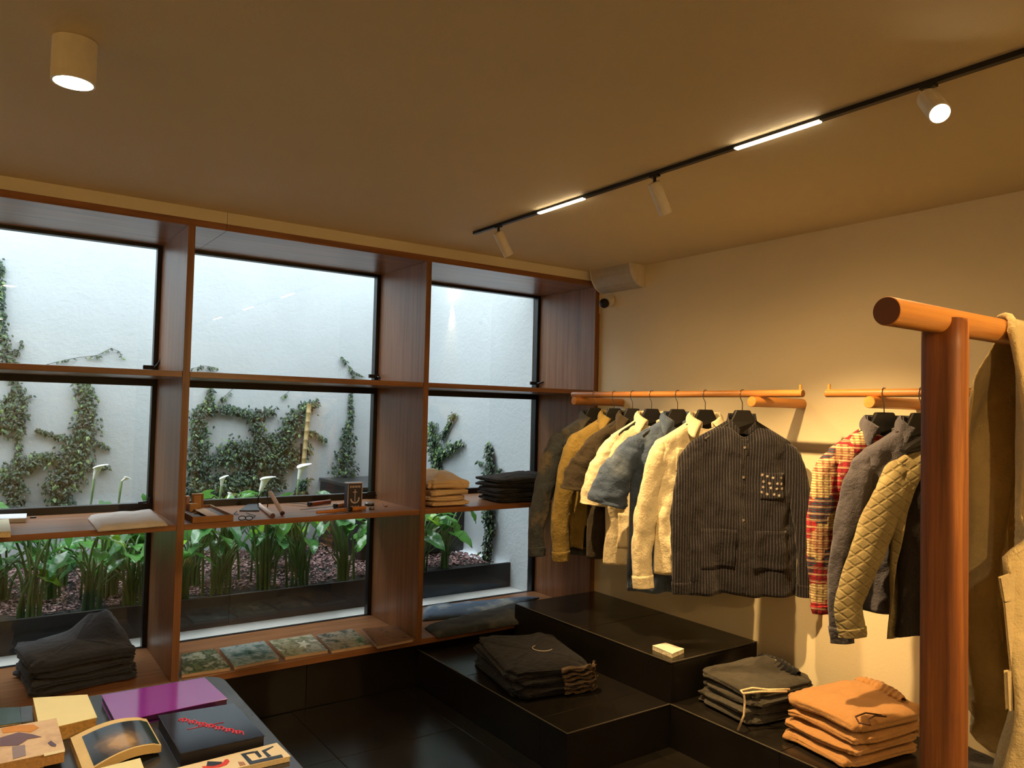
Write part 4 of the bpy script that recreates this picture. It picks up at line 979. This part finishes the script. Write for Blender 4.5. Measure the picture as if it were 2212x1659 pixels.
# ================================================================== BOOKS AND SMALL THINGS
def slab(name, label, cat, quad_, z, h_, cover, edge=None, bev=.001, group=None, spine=None):
    """book or box: four top corners given in pixels (order: front-left, front-right, back-right, back-left)"""
    P4 = [px(u, v, 2, z+h_) for u, v in quad_]; c = sum(P4, Vector())/4; c.z = z
    r = thing(name, label, cat, c, 0, group); q = [(p.x, p.y) for p in P4]
    cx_, cy_ = c.x, c.y; ins = lambda k_: [(cx_+(a-cx_)*k_, cy_+(b_-cy_)*k_) for a, b_ in q]
    ct = min(.0022, h_*.2)
    obj('cover', MB().prism(q, z+h_-ct, z+h_), cover, r, world=True, bevel=bev*.6)
    obj('pages', MB().prism(ins(.985), z+.0008, z+h_-ct-.0001), edge or M_paper, r, world=True)
    if spine: obj('back_cover', MB().prism(q, z+.0003, z+ct), spine, r, world=True)
    return r, P4
def sub(r, n): return [c for c in r.children if c.name.split('.')[0] == n][0]
def ppoly(u_v, z, h_=.0006):
    return MB().prism([(px(u, v, 2, z).x, px(u, v, 2, z).y) for u, v in u_v], z, z+h_)
# photo books on the bottom board of the middle bay
bq = [([(392, 1457), (498, 1441), (462, 1401), (392, 1413)], ((80, 88, 66), (140, 148, 116), (74, 88, 66), (200, 200, 180), (110, 120, 84)), 'mottled green photo book at the left end of the row of five'),
      ([(506, 1440), (603, 1421), (570, 1384), (474, 1400)], ((58, 80, 78), (110, 134, 132), (180, 190, 186), (80, 104, 100)), 'blue-green photo book with pale swirl, second of the five'),
      ([(616, 1419), (709, 1404), (672, 1370), (580, 1384)], ((90, 100, 80), (200, 196, 166), (120, 126, 98), (240, 236, 216)), 'pale green photo book with white star shape, third of five'),
      ([(716, 1405), (804, 1391), (760, 1358), (684, 1371)], ((66, 88, 74), (180, 168, 150), (64, 80, 72), (226, 228, 220)), 'green and pink photo book, fourth of the five'),
      ([(815, 1395), (893, 1380), (855, 1350), (782, 1358)], ((110, 76, 56), (132, 96, 70), (96, 64, 46)), 'plain brown glossy photo book by the second upright')]
for i, (q, cols, lb) in enumerate(bq):
    slab('photo_book', lb, 'book', q, SB, .017, photo_mat('book_print', cols, 3.5, .12, i*3), plain('book_block', (186, 160, 134), .7), group='photo books on the bottom board')
obj('star_print', ppoly([(645, 1400), (650, 1392), (640, 1387), (652, 1388), (657, 1382), (660, 1389), (672, 1391), (661, 1394), (662, 1402), (655, 1396)], SB+.0171), plain('print_white', (225, 225, 205), .5), sub(bpy.data.objects['photo_book.002'], 'cover'), world=True)

# display table bottom left
ZT = .62
M_ttop = glossy_black('table_top_grey', (52, 52, 52), .22)
xr_ = px(560, 1550, 2, ZT).x; ye_ = px(440, 1461, 2, ZT).y
tb = thing('display_table', 'low dark glossy table with rounded corner covered in books', 'table', (xr_-.5, ye_-.8, 0))
def rrect(x0, x1, y0, y1, r_, n=8):
    p = []
    for cx_, cy_, a0 in ((x1-r_, y1-r_, 0), (x0+r_, y1-r_, PI/2), (x0+r_, y0+r_, PI), (x1-r_, y0+r_, 3*PI/2)):
        p += [(cx_+r_*math.cos(a0+PI/2*i_/n), cy_+r_*math.sin(a0+PI/2*i_/n)) for i_ in range(n+1)]
    return p
obj('tabletop', MB().prism(rrect(xr_-1.25, xr_, ye_-1.7, ye_, .07), ZT-.03, ZT), M_ttop, tb, world=True, bevel=.003)
obj('apron', MB().prism(rrect(xr_-1.20, xr_-.05, ye_-1.65, ye_-.05, .05), ZT-.09, ZT-.0305), M_black, tb, world=True)
for a in (xr_-1.15, xr_-.10):
    for c in (ye_-1.6, ye_-.12): obj('leg', MB().tube([(a, c, 0), (a, c, ZT-.09)], .028, 16), M_black, tb, world=True, smooth=True)
M_purple = plain('purple_gloss', (140, 52, 158), .08, nz=.02); M_navyb = plain('navy_gloss', (24, 24, 40), .12, nz=.02)
slab('art_book', 'large glossy purple art book near the table corner', 'book', [(250, 1560), (492, 1509), (442, 1463), (219, 1501)], ZT, .022, M_purple, plain('purple_side', (70, 22, 80), .4), spine=M_purple)
nb, _ = slab('art_book', 'dark navy glossy book with pink red handwritten script', 'book', [(390, 1628), (572, 1589), (506, 1519), (342, 1545)], ZT, .034, M_navyb, plain('navy_side', (18, 16, 28), .5), spine=M_navyb)
M_pink = plain('script_pink', (226, 60, 84), .5)
sc1 = MB(); pts = []
for i in range(90):
    s_ = i/89; u = 386+138*s_; vv = 1553+31*s_+3.8*math.sin(i*1.35)+1.5*math.sin(i*.5); u += 3.4*math.cos(i*1.35)
    pts.append(px(u, vv, 2, ZT+.0345))
sc1.tube(pts, .0016, 5)
sc1.tube([px(404, 1576, 2, ZT+.0345), px(430, 1570, 2, ZT+.0345), px(484, 1560, 2, ZT+.0345)], .0009, 5)
sc1.tube([px(456, 1562+i_, 2, ZT+.0345) for i_ in (0, 3)], .001, 5)
obj('script_title', sc1, M_pink, sub(nb, 'cover'), world=True, smooth=True, label='pink red handwritten title')
M_cardy = plain('card_yellow', (246, 232, 172), .6, nz=.02)
_, P4 = slab('card_stack', 'thick stack of pale yellow cards behind the magazine', 'cards', [(86, 1578), (210, 1549), (189, 1500), (71, 1507)], ZT, .040, M_cardy, plain('card_sides', (214, 170, 96), .8, nz=.25, nscale=120))
M_mag = photo_mat('magazine_print', [(218, 178, 130), (232, 196, 146), (208, 168, 124), (238, 204, 154)], 2, .35)
mg, _ = slab('magazine', 'tan illustrated magazine at the left edge of the table', 'magazine', [(-60, 1662), (141, 1620), (122, 1551), (-60, 1583)], ZT+.012, .030, M_mag, plain('mag_pages', (206, 160, 100), .8, nz=.2, nscale=160))
zm = ZT+.0425
for nm, pl_, c in (('print_shape', [(0, 1594), (40, 1582), (68, 1586), (90, 1592), (60, 1597), (40, 1610), (0, 1612)], (112, 84, 92)), ('print_shape', [(3, 1575), (22, 1569), (46, 1567), (72, 1565), (84, 1572), (66, 1582), (40, 1580), (6, 1584)], (214, 140, 40)), ('print_shape', [(26, 1613), (54, 1609), (56, 1632), (28, 1640)], (150, 130, 130)),
                   ('print_shape', [(103, 1605), (110, 1600), (122, 1609), (120, 1613), (110, 1612)], (96, 76, 92)), ('price_sticker', [(94, 1628), (139, 1619), (140, 1624), (96, 1634)], (236, 216, 168))):
    obj(nm, ppoly(pl_, zm), plain('mag_'+nm, c, .5), sub(mg, 'cover'), world=True)
obj('bottom_pages', MB().prism([(px(u, v, 2, ZT+.012).x, px(u, v, 2, ZT+.012).y) for u, v in ((-60, 1665), (94, 1650), (100, 1600), (-60, 1600))], ZT+.0004, ZT+.0118), M_paper, mg, world=True)
# curved photo book
cbk = thing('photo_book', 'curling cream book with dark portrait photo cover, table centre', 'book', px(250, 1610, 2, ZT))
Q = [px(182, 1672, 2, ZT+.02), px(348, 1625, 2, ZT+.006), px(316, 1567, 2, ZT+.006), px(152, 1594, 2, ZT+.02)]
for p in Q: p.z = 0
def curl(a, b_, zz):
    p = (Q[0]*(1-a)+Q[1]*a)*(1-b_)+(Q[3]*(1-a)+Q[2]*a)*b_; p = p.copy()
    p.z = ZT+zz*(1 if a < .9 else 1-(a-.9)*3)+.020*math.sin(min(1, a*1.05)*PI*.85)+.0005; return p
def curlbook(n=24):
    m = MB().grid(lambda a, b_: curl(a, b_, .020), n, 6)
    m.grid(lambda a, b_: Vector((curl(1-a, b_, 0).x, curl(1-a, b_, 0).y, max(ZT+.0006, curl(1-a, b_, 0).z-.002))), n, 6)
    T0 = list(range(n)); Bt = [n*6+(n-1-i_) for i_ in range(n)]
    for i_ in range(n-1):
        m.f.append((i_, n*6+(n-1-i_), n*6+(n-2-i_), i_+1)); m.m.append(0)
        q_ = n*5; m.f.append((q_+i_+1, n*6+q_+(n-2-i_), n*6+q_+(n-1-i_), q_+i_)); m.m.append(0)
    for j in range(5):
        m.f.append((j*n, (j+1)*n, n*6+(j+1)*n+n-1, n*6+j*n+n-1)); m.m.append(0)
        m.f.append(((j+1)*n+n-1, j*n+n-1, n*6+j*n, n*6+(j+1)*n)); m.m.append(0)
    return m
obj('pages', curlbook(), plain('cream_pages', (232, 200, 136), .6), cbk, world=True)
M_ph = N('portrait_print'); v = M_ph.mapv((1, 1, 1)); gr = M_ph.n('ShaderNodeTexGradient', gradient_type='SPHERICAL')
pcn = px(262, 1602, 2, ZT+.04)-px(250, 1610, 2, ZT)
mp = M_ph.mapv((13, 9, 0), loc=(-pcn.x*13, -pcn.y*9, 0)); M_ph.l(mp, gr.inputs[0])
nzz = M_ph.noise(v, 28, 4); mm = M_ph.n('ShaderNodeMath', operation='MULTIPLY_ADD'); M_ph.l(nzz, mm.inputs[0]); mm.inputs[1].default_value = .5; M_ph.l(gr.outputs[1], mm.inputs[2])
M_ph.l(M_ph.ramp(mm.outputs[0], [(.28, lin((26, 32, 40))), (.5, lin((60, 54, 50))), (.8, lin((120, 96, 70))), (1, lin((190, 150, 96)))]), M_ph.b.inputs['Base Color']); M_ph.b.inputs['Roughness'].default_value = .15
obj('cover_photo', MB().grid(lambda a, b_: curl(.12+.86*a, .03+.84*b_, .0208), 20, 6), M_ph.mat, cbk, world=True, smooth=True, label='glossy dark printed photo')
slab('card_stack', 'pale yellow booklet at the bottom edge of the table', 'cards', [(212, 1702), (318, 1678), (303, 1637), (198, 1663)], ZT, .036, M_cardy, M_paper)
# poster magazine with large black letters
pg, _ = slab('newspaper', 'cream printed paper with big black letters at table edge', 'magazine', [(372, 1690), (628, 1633), (598, 1604), (360, 1664)], ZT, .014, plain('newsprint', (246, 222, 176), .5, nz=.03), M_paper)
zl = ZT+.0143
for pl_ in ([(520, 1629), (548, 1623), (551, 1626), (531, 1630), (545, 1644), (608, 1630), (612, 1636), (540, 1652)], [(548, 1624), (556, 1622), (566, 1634), (560, 1637)], [(565, 1622), (589, 1612), (591, 1613), (574, 1623), (586, 1633), (578, 1636)]):
    obj('printed_letter', ppoly(pl_, zl), M_black, sub(pg, 'cover'), world=True)
obj('print_shape', ppoly([(486, 1641), (492, 1640), (496, 1645), (490, 1652), (474, 1658), (440, 1660), (436, 1656), (470, 1652), (482, 1647)], zl), plain('print_red', (226, 60, 28), .5), sub(pg, 'cover'), world=True)
obj('print_shape', ppoly([(448, 1645), (480, 1646), (478, 1650), (462, 1655), (446, 1655)], zl+.0003), M_black, sub(pg, 'cover'), world=True)
obj('print_shape', ppoly([(514, 1646), (526, 1646), (531, 1652), (518, 1655)], zl), plain('print_brown', (170, 124, 90), .6), sub(pg, 'cover'), world=True)
slab('art_book', 'dark green book at the left edge behind the magazine', 'book', [(-60, 1575), (47, 1560), (42, 1527), (-60, 1531)], ZT, .006, plain('green_gloss', (38, 62, 50), .2))
slab('art_book', 'dark grey thin book between green book and yellow cards', 'book', [(46, 1560), (72, 1557), (69, 1524), (43, 1527)], ZT, .004, plain('grey_gloss', (70, 76, 84), .25))
# small white card box on the high step
slab('card_box', 'small white card box on the high black step', 'box', [(1409, 1394), (1452, 1412), (1478, 1401), (1438, 1388)], h2, .022, plain('card_white', (240, 236, 220), .5), plain('card_box_side', (224, 212, 184), .7, nz=.4, nscale=90))

# --- shelf things
M_kraft = plain('kraft_card', (150, 106, 62), .7); M_kraft2 = plain('kraft_label', (190, 146, 98), .7); M_kdark = plain('tray_inside', (70, 50, 30), .7)
def pbox(name, label, cat, u0, u1, vb, vt, y, dpt, z, mats, parts=None, group=None):
    a = px(u0, vb, 1, y); c = px(u1, vb, 1, y); tp = px((u0+u1)/2, vt, 1, y)
    r = thing(name, label, cat, ((a.x+c.x)/2, y, z), 0, group)
    obj('box_body', MB().box(a.x, c.x, y, y+dpt, z+.0006, tp.z), mats, r, world=True, bevel=.002)
    return r, a.x, c.x, tp.z
tx0, tx1, ty0, ty1 = px(407, 1125, 2, S2).x, px(494, 1120, 2, S2).x, px(450, 1128, 2, S2).y, px(450, 1102, 2, S2).y
ty = thing('wooden_tray', 'small brown sectioned wooden tray box on the middle shelf', 'box', ((tx0+tx1)/2, (ty0+ty1)/2, S2))
hb = .028
obj('base', MB().box(tx0, tx1, ty0, ty1, S2+.0006, S2+.006), M_kraft, ty, world=True)
m = MB().box(tx0, tx1, ty0, ty0+.006, S2+.006, S2+hb).box(tx0, tx1, ty1-.006, ty1, S2+.006, S2+hb).box(tx0, tx0+.006, ty0+.006, ty1-.006, S2+.006, S2+hb).box(tx1-.006, tx1, ty0+.006, ty1-.006, S2+.006, S2+hb)
obj('frame', m, M_kraft, ty, world=True); obj('inner_bed', MB().box(tx0+.006, tx1-.006, ty0+.006, ty1-.006, S2+.006, S2+.014), M_kdark, ty, world=True)
obj('divider', MB().box(tx0+.05, tx1-.05, (ty0+ty1)/2-.012, (ty0+ty1)/2-.008, S2+.014, S2+hb-.003), M_kraft, ty, world=True)
mx_ = (tx0+tx1)/2; obj('paper_label', MB().box(mx_-.024, mx_+.03, ty0+.012, ty1-.03, S2+hb-.004, S2+hb-.001), M_kraft2, ty, world=True)
r, a_, c_, z_ = pbox('kraft_box', 'upright kraft box standing behind the wooden tray', 'box', 415, 439, 1100, 1067, .34, .03, S2, M_kraft)
obj('label_panel', MB().box(a_+.008, c_-.012, .338, .3395, S2+.02, z_-.008), M_kraft2, r, world=True)
r, a_, c_, z_ = pbox('kraft_box', 'lower kraft box in front of the upright kraft box', 'box', 410, 427, 1104, 1088, .30, .03, S2, M_kraft2)
r, a_, c_, z_ = pbox('kraft_box', 'thin pale box beside the middle bay upright', 'box', 402, 409, 1102, 1072, .36, .03, S2, plain('pink_card', (196, 150, 128), .7))
def cyl(name, label, cat, p, q, rad, mat, capm=None, group=None):
    r = thing(name, label, cat, p, 0, group); p = Vector(p); q = Vector(q); dd = (q-p).normalized()
    obj('tube', MB().tube([p, q], rad, 18), mat, r, world=True, bevel=.0008)
    if capm: obj('end_cap', MB().tube([p-dd*.003, p+dd*.004], rad*1.08, 18), capm, r, world=True)
    return r
M_tube = plain('incense_paper', (196, 172, 156), .6, nz=.12, nscale=60); M_capb = plain('cap_brown', (80, 46, 40), .6)
cyl('incense_tube', 'shorter pale incense tube lying on the middle shelf', 'tube', px(589, 1114, 2, S2+.011), px(560, 1091, 2, S2+.011), .0105, M_tube, M_capb)
p0 = px(610, 1109, 2, S2+.011)
cyl('incense_tube', 'longer pale tube propped against the small black stand', 'tube', p0, p0+(px(583, 1062, 1, p0.y+.14)-p0)*.98, .0105, M_tube, M_capb)
st_ = thing('wire_stand', 'small black wire stand on the middle shelf', 'stand', px(566, 1095, 2, S2))
s0 = px(578, 1096, 2, S2+.003); 
obj('wire', MB().tube(arc(px(558, 1096, 2, S2+.003), px(578, 1062, 1, .36), (-.02, 0, .02)), .003, 6).tube([px(578, 1062, 1, .36), px(578, 1095, 2, S2+.003)], .003, 6), M_black, st_, world=True)
obj('plate', MB().prism([(px(u, v, 2, S2).x, px(u, v, 2, S2).y) for u, v in ((517, 1105), (560, 1105), (560, 1090), (536, 1090))], S2+.0006, S2+.006), M_black, st_, world=True)
gl2 = thing('eyeglasses', 'dark folded eyeglasses lying beside the wooden tray', 'glasses', px(530, 1118, 2, S2))
gg = MB()
for u in (523, 538):
    c = px(u, 1119, 2, S2+.010); gg.tube([c+Vector((.017*math.cos(a), .004*math.sin(a), .009*math.sin(a))) for a in [i_*PI/6 for i_ in range(13)]], .0022, 6)
gg.tube([px(529, 1118, 2, S2+.011), px(532, 1118, 2, S2+.011)], .002, 6)
obj('rim', gg, M_black, gl2, world=True, smooth=True)
obj('temple', MB().tube([px(515, 1112, 2, S2+.006), px(505, 1110, 2, S2+.004), px(512, 1104, 2, S2+.004)], .002, 6), M_black, gl2, world=True)
obj('temple', MB().tube([px(545, 1118, 2, S2+.006), px(552, 1114, 2, S2+.004), px(532, 1108, 2, S2+.004)], .002, 6), M_black, gl2, world=True)
# knives
M_steel = plain('knife_steel', (110, 110, 110), .3, 1.0); M_hand = plain('handle_wood', (196, 130, 70), .45, nz=.2, nscale=40); M_hand2 = plain('handle_red', (130, 66, 34), .45, nz=.2, nscale=40)
def knife(label, tip, jn, end, hm, zt=.012):
    a, b_, c = (px(*q, 2, S2+zt) for q in (tip, jn, end)); r = thing('folding_knife', label, 'knife', b_, 0, 'wooden handled knives on the shelf')
    d1 = (a-b_).normalized(); n1 = Vector((-d1.y, d1.x, 0))*.010; L1 = (a-b_).length
    vs = [b_-n1*.9, b_+n1*.9, b_+d1*L1*.6+n1*.8, b_+d1*L1, b_+d1*L1*.6-n1*.7]
    obj('blade', MB().prism([(p.x, p.y) for p in vs], S2+zt-.0015, S2+zt+.0012), M_steel, r, world=True)
    dd = c-b_; obj('handle', MB().tube([b_, b_+dd*.1, b_+dd*.4, b_+dd*.75, b_+dd*.97, c], [.0085, .0105, .0115, .010, .0115, .006], 14), hm, r, world=True, smooth=True)
    obj('collar_ring', MB().tube([b_-dd.normalized()*.006, b_+dd.normalized()*.012], .0118, 16), M_black, r, world=True)
knife('pruning knife with reddish handle at the back of the row', (620, 1086), (668, 1089), (714, 1083), M_hand2)
knife('grey bladed knife with pale wooden handle, middle of the row', (648, 1101), (724, 1093), (757, 1088), M_hand)
knife('folded knife with pale wooden handle and black collar, nearest front', (683, 1106), (755, 1100), (790, 1097), M_hand)
obj('handle', MB().tube([px(684, 1107, 2, S2+.012), px(720, 1104, 2, S2+.012), px(748, 1101, 2, S2+.012)], [.008, .0105, .0095], 14), M_hand, bpy.data.objects['folding_knife.002'], world=True, smooth=True)
# anchor tin
r, a_, c_, z_ = pbox('anchor_tin', 'navy box with white anchor emblem standing on the middle shelf', 'tin', 750, 782, 1091, 1045, .16, .045, S2, plain('tin_navy', (44, 40, 60), .4))
M_pr = plain('tin_white_print', (196, 190, 200), .5); cx_ = (a_+c_)/2; yy = .1585
an_ = MB()
def strip(x0, x1, z0, z1): an_.box(cx_+x0, cx_+x1, yy, yy+.0012, z0, z1)
hh_ = z_-S2; W2 = (c_-a_)/2
strip(-.0022, .0022, S2+hh_*.30, S2+hh_*.78); strip(-.012, .012, S2+hh_*.66, S2+hh_*.69)
for i_ in range(12):
    a = PI+PI*i_/11; b_ = PI+PI*(i_+1)/11
    an_.add([(cx_+W2*.62*math.cos(q_)*k_, yy, S2+hh_*.42+W2*.62*math.sin(q_)*k_) for q_, k_ in ((a, 1), (b_, 1), (b_, .72), (a, .72))], [(0, 1, 2, 3)])
for k_ in range(7):
    x_ = -W2*.7+k_*W2*.21; strip(x_, x_+W2*.12, S2+hh_*(.84+.01*(k_ % 2)), S2+hh_*.93); 
for k_ in range(6):
    x_ = -W2*.6+k_*W2*.21; strip(x_, x_+W2*.12, S2+hh_*.07, S2+hh_*(.13+.015*(k_ % 2)))
strip(-W2*.98, -W2*.9, S2+.003, z_-.003); strip(W2*.9, W2*.98, S2+.003, z_-.003)
obj('anchor_print', an_, M_pr, sub(r, 'box_body'), world=True, label='white anchor and lettering')
obj('lid', MB().box(a_-.001, c_+.001, .159, .206, z_+.0002, z_+.006), M_pr, r, world=True, bevel=.001)
def tin(label, u, v, r_, h_, mat, zoff=0):
    p = px(u, v, 2, S2+zoff); q = thing('small_tin', label, 'tin', (p.x, p.y, S2+zoff), 0, 'small round tins')
    obj('tin_body', MB().lathe([(r_*.97, .0006), (r_, .002), (r_, h_*.6)], p, 28), mat, q, world=True)
    obj('lid', MB().lathe([(r_*1.03, h_*.6), (r_*1.03, h_-.001), (r_*.98, h_), (0.0001, h_)], p, 28), plain('tin_lid', (150, 150, 150), .3, .8), q, world=True)
tin('small dark round tin right of the anchor box', 798, 1092, .026, .016, M_black)
tin('tiny silver tin in front of the dark round tin', 803, 1101, .014, .014, M_steel)
cu = thing('metal_hook', 'tiny curled brass hook at the right end of the middle shelf', 'hook', px(831, 1090, 2, S2))
obj('hook', MB().tube([px(826, 1086, 2, S2+.004), px(827, 1090, 2, S2+.003), px(832, 1094, 2, S2+.003), px(837, 1093, 2, S2+.003)], .0025, 7), M_hand2, cu, world=True)
# left bay shelf
slab('card_box', 'long thin white box at the left edge of the left shelf', 'box', [(-40, 1122), (57, 1119), (58, 1109), (-40, 1112)], S2, .02, plain('white_card_a', (216, 216, 220), .5), plain('white_card_b', (190, 190, 196), .6))
slab('notebook', 'thick cream notebook at the left edge of the left shelf', 'book', [(-40, 1150), (24, 1148), (19, 1121), (-40, 1124)], S2, .024, plain('cream_cover', (206, 196, 156), .6), M_paper)
cl = thing('metal_clip', 'tiny black clip lying on the left bay shelf', 'clip', px(72, 1118, 2, S2))
obj('clip', MB().tube([px(65, 1118, 2, S2+.004), px(78, 1117, 2, S2+.004)], .0035, 8), M_black, cl, world=True)
